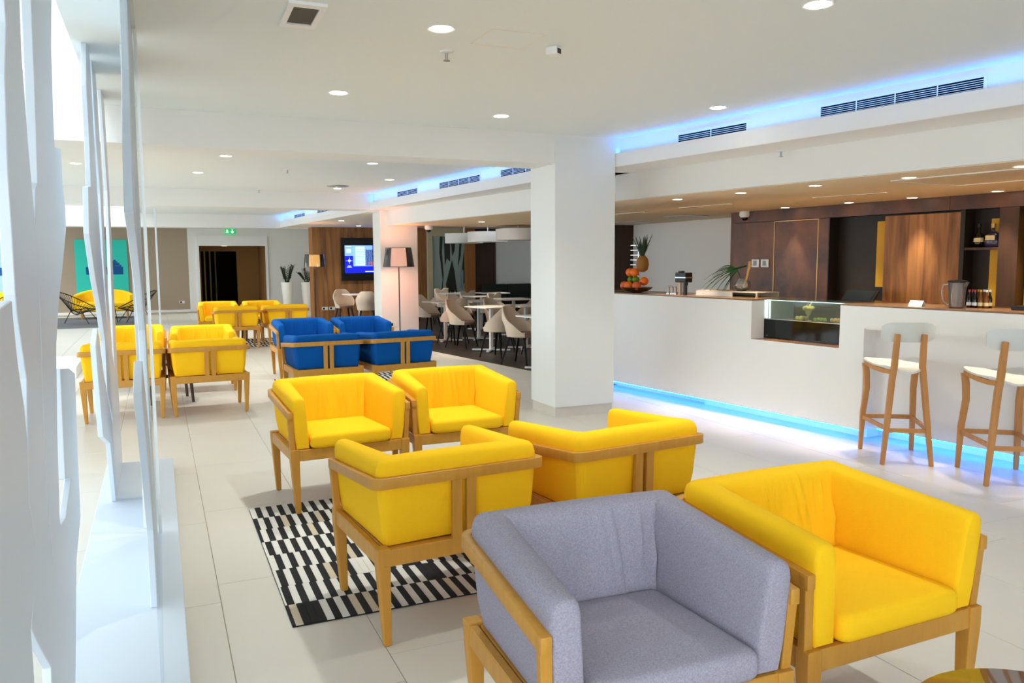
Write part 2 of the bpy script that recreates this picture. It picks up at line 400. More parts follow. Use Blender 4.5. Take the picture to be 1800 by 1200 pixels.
# --- tree-shaped screen boards
def board(name_parts, x0, x1, label, name='screen_board'):
    root = thing(name, label, 'screen', (0, 0, 0), 0, 'tree shaped screen boards')
    for i, (pn_, poly) in enumerate(name_parts):
        e = .0007*i
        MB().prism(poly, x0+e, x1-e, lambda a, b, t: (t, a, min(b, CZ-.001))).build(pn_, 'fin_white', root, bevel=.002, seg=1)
    return root
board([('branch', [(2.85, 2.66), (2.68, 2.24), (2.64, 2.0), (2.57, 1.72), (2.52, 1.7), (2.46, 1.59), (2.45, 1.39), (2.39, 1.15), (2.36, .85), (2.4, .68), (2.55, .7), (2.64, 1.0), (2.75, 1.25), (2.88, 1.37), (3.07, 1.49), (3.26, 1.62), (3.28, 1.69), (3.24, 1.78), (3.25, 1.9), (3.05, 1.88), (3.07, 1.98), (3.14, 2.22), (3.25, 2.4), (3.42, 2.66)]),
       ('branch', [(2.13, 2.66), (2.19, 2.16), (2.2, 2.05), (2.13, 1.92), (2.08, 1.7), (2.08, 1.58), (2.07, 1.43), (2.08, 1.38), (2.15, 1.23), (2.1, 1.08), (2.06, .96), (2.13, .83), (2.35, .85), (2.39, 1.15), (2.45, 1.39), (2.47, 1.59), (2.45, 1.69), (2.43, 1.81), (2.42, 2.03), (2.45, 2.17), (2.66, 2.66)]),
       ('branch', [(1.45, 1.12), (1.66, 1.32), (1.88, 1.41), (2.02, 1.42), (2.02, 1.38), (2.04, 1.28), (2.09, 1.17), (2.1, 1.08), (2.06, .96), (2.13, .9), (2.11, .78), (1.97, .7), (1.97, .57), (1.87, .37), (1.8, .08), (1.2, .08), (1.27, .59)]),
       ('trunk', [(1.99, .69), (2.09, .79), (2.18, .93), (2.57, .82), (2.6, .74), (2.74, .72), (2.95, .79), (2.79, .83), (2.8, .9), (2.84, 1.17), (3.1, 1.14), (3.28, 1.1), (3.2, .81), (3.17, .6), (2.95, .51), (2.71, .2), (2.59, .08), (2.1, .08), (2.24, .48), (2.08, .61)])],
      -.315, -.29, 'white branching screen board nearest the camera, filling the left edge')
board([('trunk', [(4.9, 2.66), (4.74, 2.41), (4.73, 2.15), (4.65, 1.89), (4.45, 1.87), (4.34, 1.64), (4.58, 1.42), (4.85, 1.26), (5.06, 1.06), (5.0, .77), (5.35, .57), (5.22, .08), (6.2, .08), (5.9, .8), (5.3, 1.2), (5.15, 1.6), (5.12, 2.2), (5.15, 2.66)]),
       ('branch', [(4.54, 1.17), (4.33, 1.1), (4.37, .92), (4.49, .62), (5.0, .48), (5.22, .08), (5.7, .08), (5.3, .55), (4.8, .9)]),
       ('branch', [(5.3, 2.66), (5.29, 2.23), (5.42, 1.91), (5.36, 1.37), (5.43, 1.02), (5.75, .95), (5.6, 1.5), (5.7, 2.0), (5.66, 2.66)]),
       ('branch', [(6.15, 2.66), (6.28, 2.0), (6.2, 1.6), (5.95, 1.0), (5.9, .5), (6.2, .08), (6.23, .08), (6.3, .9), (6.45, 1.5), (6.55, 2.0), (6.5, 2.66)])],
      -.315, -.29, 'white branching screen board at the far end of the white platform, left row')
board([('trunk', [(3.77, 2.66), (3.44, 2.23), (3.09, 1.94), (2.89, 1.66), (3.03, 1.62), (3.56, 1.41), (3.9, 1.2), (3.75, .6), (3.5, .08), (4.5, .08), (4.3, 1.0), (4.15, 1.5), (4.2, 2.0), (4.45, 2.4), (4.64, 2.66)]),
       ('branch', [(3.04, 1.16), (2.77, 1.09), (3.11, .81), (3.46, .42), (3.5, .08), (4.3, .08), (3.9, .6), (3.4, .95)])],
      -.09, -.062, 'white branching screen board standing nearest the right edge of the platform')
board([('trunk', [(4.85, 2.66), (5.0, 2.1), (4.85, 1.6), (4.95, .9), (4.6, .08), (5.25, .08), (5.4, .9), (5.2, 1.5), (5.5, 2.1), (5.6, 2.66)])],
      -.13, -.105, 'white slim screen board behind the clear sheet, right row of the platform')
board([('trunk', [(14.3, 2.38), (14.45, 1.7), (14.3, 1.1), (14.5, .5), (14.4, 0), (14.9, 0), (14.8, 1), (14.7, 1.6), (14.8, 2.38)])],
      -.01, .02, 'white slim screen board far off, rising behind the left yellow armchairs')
gs = thing('clear_sheet', 'clear upright sheet beside the white screen board on the platform', 'panel')
MB().box(-.052, -.044, 2.75, 4.5, .08, 2.655).build('pane', 'acrylic', gs); MB().box(-.056, -.040, 4.49, 4.51, .08, 2.655).build('edge_strip', 'white_plastic', gs)

# --- walls behind the bar
def wbox(s0, s1, t0, t1, z0, z1): return MB().box(s0, s1, t0, t1, z0, z1)
bw = thing('wall_bar', None, None, BW0, WA); bw['kind'] = 'structure'
def wpart(name, m, *a, **k): return wbox(*a).build(name, m, bw, **k)
for a in ((0, .70), (1.385, 1.53)): wpart('copper_panel', 'copper', a[0], a[1], 0, .06, 0, 1.972)
wpart('copper_panel', 'copper', .712, 1.373, .004, .06, 0, 1.96)
wpart('copper_panel', 'copper', 0, 3.0, -.004, .06, 1.978, 2.12); wpart('copper_panel', 'copper', 3.004, 6.5, -.004, .06, 1.978, 2.12)
for a in ((.700, .709, 0, 1.972), (1.376, 1.385, 0, 1.972), (.709, 1.376, 1.963, 1.972)): wpart('brass_strip', 'brass', a[0], a[1], -.003, .02, a[2], a[3])
wpart('back_panel', 'wenge', 1.53, 6.5, .16, .2, 0, 1.98)
wpart('side_panel', 'wenge', 1.53, 1.545, .0, .2, 0, 1.98)
wpart('yellow_panel', 'yellow_panel', 2.09, 2.28, .12, .16, 1.18, 1.91)
for i in range(3): wpart('walnut_panel', 'walnut', 2.272+.285*i, 2.272+.285*i+.2835, 0, .16, .6, 1.955)
wpart('pillar', 'wenge', 3.127, 3.172, -.01, .2, 0, 1.975)
wpart('yellow_panel', 'yellow_panel', 3.36, 3.52, .12, .16, .95, 1.88)
wpart('shelf', 'walnut_dark', 3.172, 3.51, .0, .16, 1.575, 1.6)
wpart('dark_panel', 'walnut_dark', 3.51, 3.69, -.01, .2, 0, 1.975)
wpart('yellow_panel', 'yellow_panel', 3.70, 4.3, .12, .16, .95, 1.9)
wpart('dark_panel', 'walnut_dark', 4.3, 6.5, 0, .2, 0, 1.975)
struct('wall_bar_return', MB().box(7.12, 7.95, 8.66, 8.75, 0, 2.12), 'copper')
struct('wall_service', MB().box(7.9, 8.0, 8.7, 12.5, 0, 2.12), 'plaster')
wd = thing('wall_dark_timber', None, None); wd['kind'] = 'structure'
for i in range(3): MB().box(7.05+.3*i, 7.345+.3*i, 12.4, 12.5, 0, 2.12).build('walnut_panel', 'walnut_dark', wd)

# --- timber wall with the television, dining back wall
tw = thing('wall_timber', None, None); tw['kind'] = 'structure'
for i in range(9): MB().box(3.56+.33*i+.0015, 3.56+.33*(i+1)-.0015, 20.3, 20.32, 0, 2.354).build('walnut_panel', 'walnut', tw)
MB().box(3.562, 6.53, 20.32, 20.84, 0, 2.354).build('core', 'brown_jamb', tw)
dw = MB(); dw.box(6.53, 6.66, 20.2, 20.4, 0, 2.354); dw.box(6.66, 7.58, 20.2, 20.4, 2.15, 2.354); struct('wall_dining', dw, 'beige_wall')
struct('wall_dining_white', MB().box(8.45, 9.5, 20.2, 20.4, 0, 2.354), 'plaster')
jw = thing('wall_dining_timber', None, None); jw['kind'] = 'structure'
MB().box(7.58, 7.83, 20.1, 20.4, 0, 2.354).build('jamb', 'brown_jamb', jw)
for i in range(2): MB().box(7.83+.31*i, 7.83+.31*i+.308, 20.16, 20.4, 0, 2.354).build('walnut_panel', 'walnut_dark', jw)
gd = thing('door_3', None, None); gd['kind'] = 'structure'
MB().box(6.66, 7.58, 20.24, 20.26, .02, 2.15).build('pane', 'mural_pale', gd)
for poly in ([(.16, .02), (.28, 1.0), (.2, 1.7), (.22, 2.12), (.3, 2.12), (.27, 1.7), (.31, 1.1), (.24, .4)],
             [(.33, 2.12), (.35, 1.35), (.41, 1.55), (.5, 1.45), (.5, 2.12)], [(.36, .02), (.42, .6), (.37, .85), (.55, 1.5), (.62, 1.2), (.7, .55), (.62, .7), (.56, .45), (.5, .7), (.46, .3), (.48, .02)],
             [(.56, 1.6), (.52, 2.12), (.66, 2.12), (.63, 1.75)], [(.72, 1.3), (.78, 2.12), (.84, 2.12), (.8, 1.6)], [(.86, .8), (.84, 1.3), (.9, 1.8), (.9, .9)]):
    MB().prism([(6.66+a, b+.02) for a, b in poly], 20.232, 20.24, lambda a, b, t: (a, t, b)).build('branch_print', 'mural_dark', gd)
h = MB()
for x in (7.42, 7.50): h.bar((x, 20.19, .75), (x, 20.19, 1.25), (.02, .02)); h.bar((x, 20.19, .8), (x, 20.24, .8), (.015, .015)); h.bar((x, 20.19, 1.2), (x, 20.24, 1.2), (.015, .015))
h.build('handle', 'steel', gd)

# ================================================================== BAR
bar = thing('bar_counter', 'long white bar counter with recesses and a blue lit foot gap', 'bar', BF0, BA)
def bpart(name, m, *a, **k): return MB().box(*a).build(name, m, bar, **k)
bpart('front_panel', 'bar_white', -1.0, 2.03, 0, .03, .1, 1.113)
bpart('front_panel', 'bar_white', 2.03, 2.979, 0, .03, .1, .755)
bpart('front_panel', 'bar_white', 2.979, 3.206, 0, .03, .1, 1.113)
bpart('front_panel', 'bar_white', 3.206, 6.6, 0, .03, .936, 1.113)
bpart('recess_panel', 'bar_white', 3.206, 6.6, .167, .19, .1, .936)
bpart('recess_cheek', 'bar_white', 3.19, 3.206, .03, .19, .1, .936)
bpart('recess_soffit', 'bar_white', 3.206, 6.6, .03, .19, .925, .936)
bpart('niche_cheek', 'bar_white', 2.014, 2.03, .03, .62, .755, 1.113)
bpart('niche_cheek', 'bar_white', 2.979, 2.995, .03, .62, .755, 1.113)
bpart('niche_shelf', 'worktop', 2.03, 2.979, .002, .62, .745, .757)
bpart('carcass', 'bar_white', -1.0, 2.0, .06, .6, .11, 1.1)
bpart('carcass', 'bar_white', 2.0, 3.0, .06, .6, .11, .74)
bpart('carcass', 'bar_white', 3.0, 6.6, .2, .6, .11, 1.1)
bpart('plinth', 'bar_white', -1.0, 1.25, .26, .5, 0, .11)
bpart('plinth', 'bar_white', 1.25, 3.13, .2, .5, 0, .11)
bpart('plinth', 'bar_white', 3.13, 6.6, .36, .5, 0, .11)
for a in ((-1.0, 3.18, .05), (3.22, 6.5, .2)):
    o = bpart('light_strip', 'led_blue', a[0], a[1], a[2], a[2]+.012, .084, .0995); o['label'] = 'blue light strip'
MB().box(-.8, 6.4, .605, .622, 1.06, 1.085).build('added_fill_strip', 'added_fill_glow', bar)  # unseen warm strip, added to brighten the bar ceiling
wt = thing('worktop', 'brown worktop running along the whole bar', 'worktop', BF0, BA)
MB().box(-1.0, 2.03, .004, .62, 1.1135, 1.127).build('slab', 'worktop', wt, bevel=.002, seg=1)
MB().box(2.979, 6.6, .004, .62, 1.1135, 1.127).build('slab', 'worktop', wt, bevel=.002, seg=1)

# cake display
dcz = thing('cake_display', 'glass cake display with black lower front set into the bar', 'display case', BF0, BA)
MB().box(2.034, 2.975, .17, .178, .76, .938).build('black_front', 'black_gloss', dcz)
MB().lathe([(.006, 0), (.006, .002)], 10, (0, 0, 0)).build('lock', 'chrome', dcz).matrix_local = Matrix.Translation((2.075, .169, .785)) @ Matrix.Rotation(PI/2, 4, 'X')
MB().box(2.034, 2.975, .17, .176, .944, 1.12).build('front_pane', 'case_glass', dcz)
MB().box(2.034, 2.975, .17, .6, 1.12, 1.128).build('top_pane', 'case_glass', dcz)
MB().box(2.034, 2.975, .178, .6, .932, .940).build('deck', 'worktop', dcz)
MB().box(2.034, 2.975, .17, .178, .938, .944).build('edge_strip', 'chrome', dcz)
MB().box(2.034, 2.975, .585, .6, .94, 1.12).build('back_panel', 'wenge', dcz)
for s in (2.037, 2.07): MB().box(s, s+.012, .19, .2, .945, 1.118).build('light_tube', 'led_case', dcz)
MB().box(2.05, 2.96, .2, .205, 1.113, 1.118).build('light_tube', 'led_case', dcz)
def put(mb_or_root, s, t, z=1.127, rz=0):
    mb_or_root.location = bp(s, t, z); mb_or_root.rotation_euler = (0, 0, BA+rz); return mb_or_root
k = put(thing('dessert', 'tall yellow dessert in a stemmed glass inside the cake display', 'dessert'), 2.46, .26, .9405); k.scale = (1.25, 1.25, 1.2)
MB().lathe([(.026, 0), (.026, .003), (.004, .008), (.004, .035), (.018, .05), (.026, .08), (.024, .08), (.003, .04)], 16).build('glass', 'dessert_glass', k, smooth=40)
m = MB(); random.seed(3)
for i in range(9): a = i*2*PI/8; m.blob((.026*math.cos(a)*(i < 8), .026*math.sin(a)*(i < 8), .095+.014*(i == 8)), .018, 8, 5)
m.build('cream_top', 'cream', k, smooth=80)
MB().blob((.004, -.012, .122), .009, 8, 5).build('cherry', 'red_cap', k, smooth=80)
m = MB(); m.bar((.01, 0, .11), (.03, 0, .15), (.006, .006)); m.build('biscuit_stick', 'white_plastic', k)
for i, (s, t, mm, lab) in enumerate(((2.60, .24, 'green_food', 'row of little green cakes right of the yellow dessert in the display'), (2.73, .3, 'pink_food', 'pink topped cakes in the middle of the cake display'), (2.86, .25, 'pink_food', 'pink topped cakes at the right end of the cake display'), (2.36, .3, 'cream', 'low plate of yellow sweets left of the dessert in the display'))):
    k = put(thing('cake_tray', lab, 'cakes', group='trays in the cake display'), s, t, .9405)
    MB().box(-.055, .055, -.05, .05, 0, .006).build('tray', 'chrome', k, bevel=.002, seg=1)
    for a in (-.034, 0, .034):
        for b in (-.025, .025): MB().lathe([(.014, .006), (.016, .028), (.008, .036)], 8, (a, b, 0)).build('cake', mm, k, smooth=60)

# raised white service shelf on the worktop
sh = put(thing('service_shelf', 'low white box shelf with open right end on the worktop', 'shelf'), 0, 0, 1.1272)
MB().box(1.02, 1.52, .28, .295, 0, .042).build('front_panel', 'bar_white', sh)
MB().box(1.02, 1.84, .28, .60, .042, .05).build('top_board', 'beige_shell', sh)
MB().box(1.02, 1.84, .585, .60, 0, .042).build('back_panel', 'beige_wall', sh)
MB().box(1.825, 1.84, .28, .30, 0, .042).build('end_panel', 'beige_wall', sh)
# vase with palm leaf
v = put(thing('vase', 'round clear glass vase holding a palm leaf, on the white box shelf', 'vase'), 1.52, .42, 1.1775)
MB().lathe([(.04, 0), (.075, .02), (.088, .055), (.08, .09), (.05, .125), (.046, .13), (.048, .122), (.076, .09), (.084, .055), (.07, .022), (.03, .008)], 24).build('bowl', 'clear_glass', v, smooth=60)
MB().tube([(0, 0, .02), (-.01, 0, .12), (-.05, -.01, .2)], .006, 6).build('leaf_stalk', 'palm_leaf', v)
m = MB(); m.tube([(.02, 0, .03), (.07, 0, .16), (.11, -.01, .30)], .008, 6, r1=.014); m.tube([(.085, 0, .2), (.12, 0, .27)], .006, 6); m.build('dry_stem', 'dry_stem', v)
random.seed(11); m = MB()
for i in range(19):
    e = .85-1.5*i/18; lng = .30+.08*math.cos(e); k = random.uniform(-.16, .1); P = []
    for q in range(7):
        t = q/6; P.append((-.06-lng*t*math.cos(e), k*t, max(-.035, .21+lng*t*math.sin(e)*.75-.20*t*t)))
    m.tube(P, .0055, 5, r1=.0012)
m.build('palm_leaf', 'palm_leaf', v)
MB().prism([(-.12, 0), (-.05, .05), (.03, .05), (.05, 0), (.0, -.04), (-.07, -.05)], 0, .006, lambda a, b, t: (a-.01, b, .2+.25*(a+.05)+t+.03)).build('broad_leaf', 'palm_leaf', v)

# fruit stand
fs = put(thing('fruit_stand', 'chrome fruit stand with long prongs beside the white column', 'fruit stand'), .16, .2)
MB().lathe([(.05, 0), (.13, .02), (.185, .06), (.18, .062), (.12, .03), (.02, .012)], 24).build('bowl', 'chrome', fs, smooth=60)
m = MB(); m.tube([(.0, .02, .01), (.0, .02, .5)], .006, 8); m.build('post', 'chrome', fs)
for i in range(8):
    z = .10+.055*i+.05; m = MB(); m.tube([(.0, .02, z), (-.09, .02, z), (-.12, .0, z), (-.09, -.02, z), (.06, -.02, z)], .004, 6); m.build('prong', 'chrome', fs)
def fruit(name, mt, label, s, t, z, r, grp, leafy=False):
    o = MB().lathe([(max(.001, r*math.sin(PI*i/8)), -r*.95*math.cos(PI*i/8)) for i in range(9)], 14).build(name, mt, None, smooth=80); tag(o, label, name, grp); put(o, s, t, 1.127+z); o.scale = (1.22, 1.22, 1.22); return o
for i, (ds, dt, z, n_, m_, lab) in enumerate((
    (-.10, -.10, .10, 'apple', 'apple', 'red apple at the left front rim of the fruit bowl'), (-.01, -.12, .10, 'orange', 'orange', 'orange at the front centre of the fruit bowl'), (.10, -.09, .10, 'apple', 'apple', 'red apple at the right front of the fruit bowl'),
    (.12, .0, .15, 'orange', 'orange', 'large orange on the right side of the fruit bowl'), (-.06, -.04, .165, 'lime', 'lime', 'green lime on top of the fruit pile, left'), (.035, -.045, .17, 'lime', 'lime', 'green lime on top of the fruit pile, right'),
    (-.12, .02, .13, 'orange', 'orange', 'orange at the back left of the fruit bowl'), (-.065, -.05, .25, 'orange', 'orange', 'upper orange resting on the prongs, left of two'), (.02, -.055, .25, 'orange', 'orange', 'upper orange resting on the prongs, right of two'))):
    fruit(n_, m_, lab, .16+ds, .2+dt, z-.02, .042 if n_ != 'lime' else .034, 'fruit on the stand')
pa = put(thing('pineapple', 'pineapple standing upright on top of the fruit stand', 'pineapple'), .25, .2, 1.127+.235)
MB().lathe([(.02, 0), (.05, .02), (.062, .07), (.055, .12), (.03, .15)], 14).build('body', 'pineapple', pa, smooth=60)
m = MB(); random.seed(5)
pa.scale = (1.15, 1.15, 1.2)
for i in range(44):
    a = random.random()*2*PI; e = .3+random.random()*1.1; ln = .08+.12*random.random(); z0 = .14+.02*random.random()
    m.bar((.01*math.cos(a), .01*math.sin(a), z0), (.01*math.cos(a)+ln*.45*math.cos(a)*(1.4-e*.6), .01*math.sin(a)+ln*.45*math.sin(a)*(1.4-e*.6), z0+ln), (.026, .005), (.003, .002))
m.build('crown', 'leaf', pa)
# taps and the black dispenser
tp = put(thing('beer_tap', 'chrome double tap on the worktop left of the black dispenser', 'tap'), .74, .2)
for dx in (-.06, .0, .05):
    MB().lathe([(.022, 0), (.022, .02), (.016, .03), (.018, .07), (.01, .085)], 14, (dx, 0, 0)).build('body', 'chrome', tp, smooth=50)
MB().tube([(-.06, 0, .075), (-.03, -.02, .09), (.02, -.02, .09), (.05, 0, .075)], .007, 8).build('pipe', 'chrome', tp)
dp = put(thing('dispenser', 'black boxy dispenser on a pale post beside the chrome tap', 'dispenser'), .91, .2)
MB().box(-.075, .085, -.05, .05, .13, .235).build('head', 'black', dp, bevel=.008)
MB().box(-.076, .086, -.052, .052, .176, .188).build('band', 'steel', dp)
MB().bar((-.045, 0, 0), (-.045, 0, .14), (.035, .03)).build('post', 'beige_shell', dp)
MB().bar((.01, .02, 0), (.01, .02, .14), (.03, .03)).build('back_post', 'black', dp)
MB().lathe([(.02, .1), (.02, .13)], 12, (.045, 0, 0)).build('spout', 'black', dp); MB().bar((.045, 0, 0), (.045, 0, .11), (.006, .006)).build('drain_pipe', 'black', dp)
MB().box(-.05, .0, -.03, .02, .2352, .25).build('lever', 'black', dp, bevel=.004)
# card, pitcher, bottles
o = MB().prism([(-.03, 0), (0, .045), (.03, 0), (.027, 0), (0, .041), (-.027, 0)], -.055, .055, lambda a, b, t: (t, a, b)).build('card', 'white_plastic'); tag(o, 'small white folded card standing on the worktop', 'card'); put(o, 3.55, .15)
pt = put(thing('pitcher', 'clear pitcher with black lid standing on the worktop', 'pitcher'), 3.86, .15)
MB().lathe([(.045, 0), (.052, .01), (.062, .185), (.064, .19), (.06, .186), (.05, .014), (.002, .01)], 24).build('jug', 'clear_glass', pt, smooth=60)
MB().lathe([(.06, .188), (.066, .19), (.066, .202), (.03, .21)], 24).build('lid', 'black', pt, smooth=50)
MB().tube([(-.06, 0, .175), (-.105, 0, .17), (-.12, 0, .12), (-.105, 0, .05), (-.07, 0, .02), (-.05, 0, .02)], .009, 8).build('handle', 'clear_glass', pt, smooth=60)
MB().prism([(.055, .15), (.085, .195), (.058, .195)], -.014, .014, lambda a, b, t: (a, t, b)).build('spout', 'clear_glass', pt)
def bottle(label, cap, s, t, h=.135, r=.021, body='dark_bottle', z=1.127, grp='small bottles on the worktop', name='bottle'):
    b = put(thing(name, label, 'bottle', group=grp), s, t, z)
    MB().lathe([(r*.9, 0), (r, .006), (r, h*.5), (r*.45, h*.72), (r*.42, h*.9)], 12).build('body', body, b, smooth=50); bo = b.children[0]
    MB().lathe([(r*.5, h*.88), (r*.5, h)], 10).build('cap', cap, b); MB().lathe([(r*1.03, h*.12), (r*1.03, h*.3)], 12).build('paper_label', 'label_cream' if cap != 'red_cap' else 'white_plastic', bo)
bt = [('red_cap', 'dark', 'nearest the pitcher'), ('red_cap', 'dark', 'second from the pitcher'), ('red_cap', 'dark', 'third from the pitcher'), ('gold_cap', 'amber', 'fourth from the pitcher, gold cap'), ('gold_cap', 'amber', 'fifth from the pitcher, gold cap'), ('white_plastic', 'amber', 'sixth from the pitcher, pale cap'), ('white_plastic', 'amber', 'seventh from the pitcher, pale cap'), ('white_plastic', 'dark', 'last one away from the pitcher, pale cap')]
for i, (cp, bd, w) in enumerate(bt):
    bottle('small %s bottle on the worktop, %s' % (bd, w), cp, 3.87+.042*(i//2), .30+.045*(i % 2), r=.0175, body='dark_bottle' if bd == 'dark' else 'amber')
tb = put(thing('serving_board', 'dark low tray on the worktop right of the small bottles', 'tray'), 4.36, .3)
MB().box(-.14, .12, -.1, .1, 0, .03).build('tray', 'black', tb, bevel=.004); MB().blob((.02, -.04, .045), .02, 8, 5).build('lemon_wedge', 'yellow_panel', tb, smooth=70)
# bottles on the wall shelf
def shelf_pt(s, t, z): return BW0+WD*s+Vector((.99616, .08761, 0))*t+Vector((0, 0, z))
b = thing('liqueur_bottle', 'slim dark liqueur bottle with cream label on the wall shelf', 'bottle', shelf_pt(3.27, .07, 1.6), WA, 'bottles on the wall shelf')
MB().lathe([(.03, 0), (.042, .01), (.046, .06), (.036, .12), (.016, .15), (.014, .20)], 16).build('body', 'dark_bottle', b, smooth=50); MB().lathe([(.018, .198), (.016, .235)], 12).build('stopper', 'black', b, smooth=50)
MB().lathe([(.047, .055), (.0475, .06), (.043, .095)], 16).build('paper_label', 'label_cream', b, smooth=60)
b = thing('liqueur_bottle', 'broad purple liqueur bottle with cork stopper on the wall shelf', 'bottle', shelf_pt(3.41, .07, 1.6), WA, 'bottles on the wall shelf')
MB().lathe([(.06, 0), (.078, .01), (.08, .06), (.07, .12), (.03, .15), (.018, .16), (.016, .19)], 20, sy=.6).build('body', 'purple_bottle', b, smooth=50); MB().lathe([(.022, .188), (.022, .23)], 12).build('stopper', 'brass', b, smooth=50)
MB().box(-.045, .045, -.052, -.046, .07, .115).build('paper_label', 'label_cream', b)
# back counter with the till screen, thermostats
bc = thing('back_counter', 'dark counter below the wall shelves behind the bar', 'counter', BW0, WA)
MB().box(1.0, 6.4, -.55, -.02, .86, .9).build('slab', 'worktop', bc)
for i in range(6): MB().box(1.02+.89*i, 1.9+.89*i, -.52, -.04, .02, .86).build('cabinet_box', 'wenge', bc); dd_ = MB().box(1.03+.89*i, 1.89+.89*i, -.538, -.521, .08, .84).build('door', 'walnut_dark', bc); MB().box(1.8+.89*i, 1.815+.89*i, -.56, -.538, .6, .8).build('handle', 'steel', dd_)
ps = thing('till_screen', 'black till screen on the counter behind the bar', 'screen', shelf_pt(2.2, -.3, .88), WA)
MB().box(-.12, .12, -.08, .08, 0, .02).build('base', 'black', ps, bevel=.005); MB().bar((0, 0, .01), (0, .05, .2), (.05, .04)).build('stand', 'black', ps)
MB().prism([(-.07, .12), (.07, .27), (.085, .255), (-.055, .105)], -.2, .2, lambda a, b, t: (t, a, b)).build('housing', 'black', ps)
MB().prism([(-.066, .126), (.066, .268), (.064, .27), (-.068, .128)], -.17, .17, lambda a, b, t: (t, a, b)).build('display', 'pos_screen', ps)
for s, w in ((.405, 'left'), (.565, 'right')):
    th = thing('thermostat', '%s of the two white wall controls on the copper wall' % w, 'thermostat', shelf_pt(s, 0, 1.445), WA, 'wall controls')
    MB().box(-.065, .065, -.02, 0, -.052, .052).build('housing', 'white_plastic', th, bevel=.012, seg=3); MB().box(-.03, .03, -.022, -.0195, -.032, .032).build('display', 'smoke_shade', th)

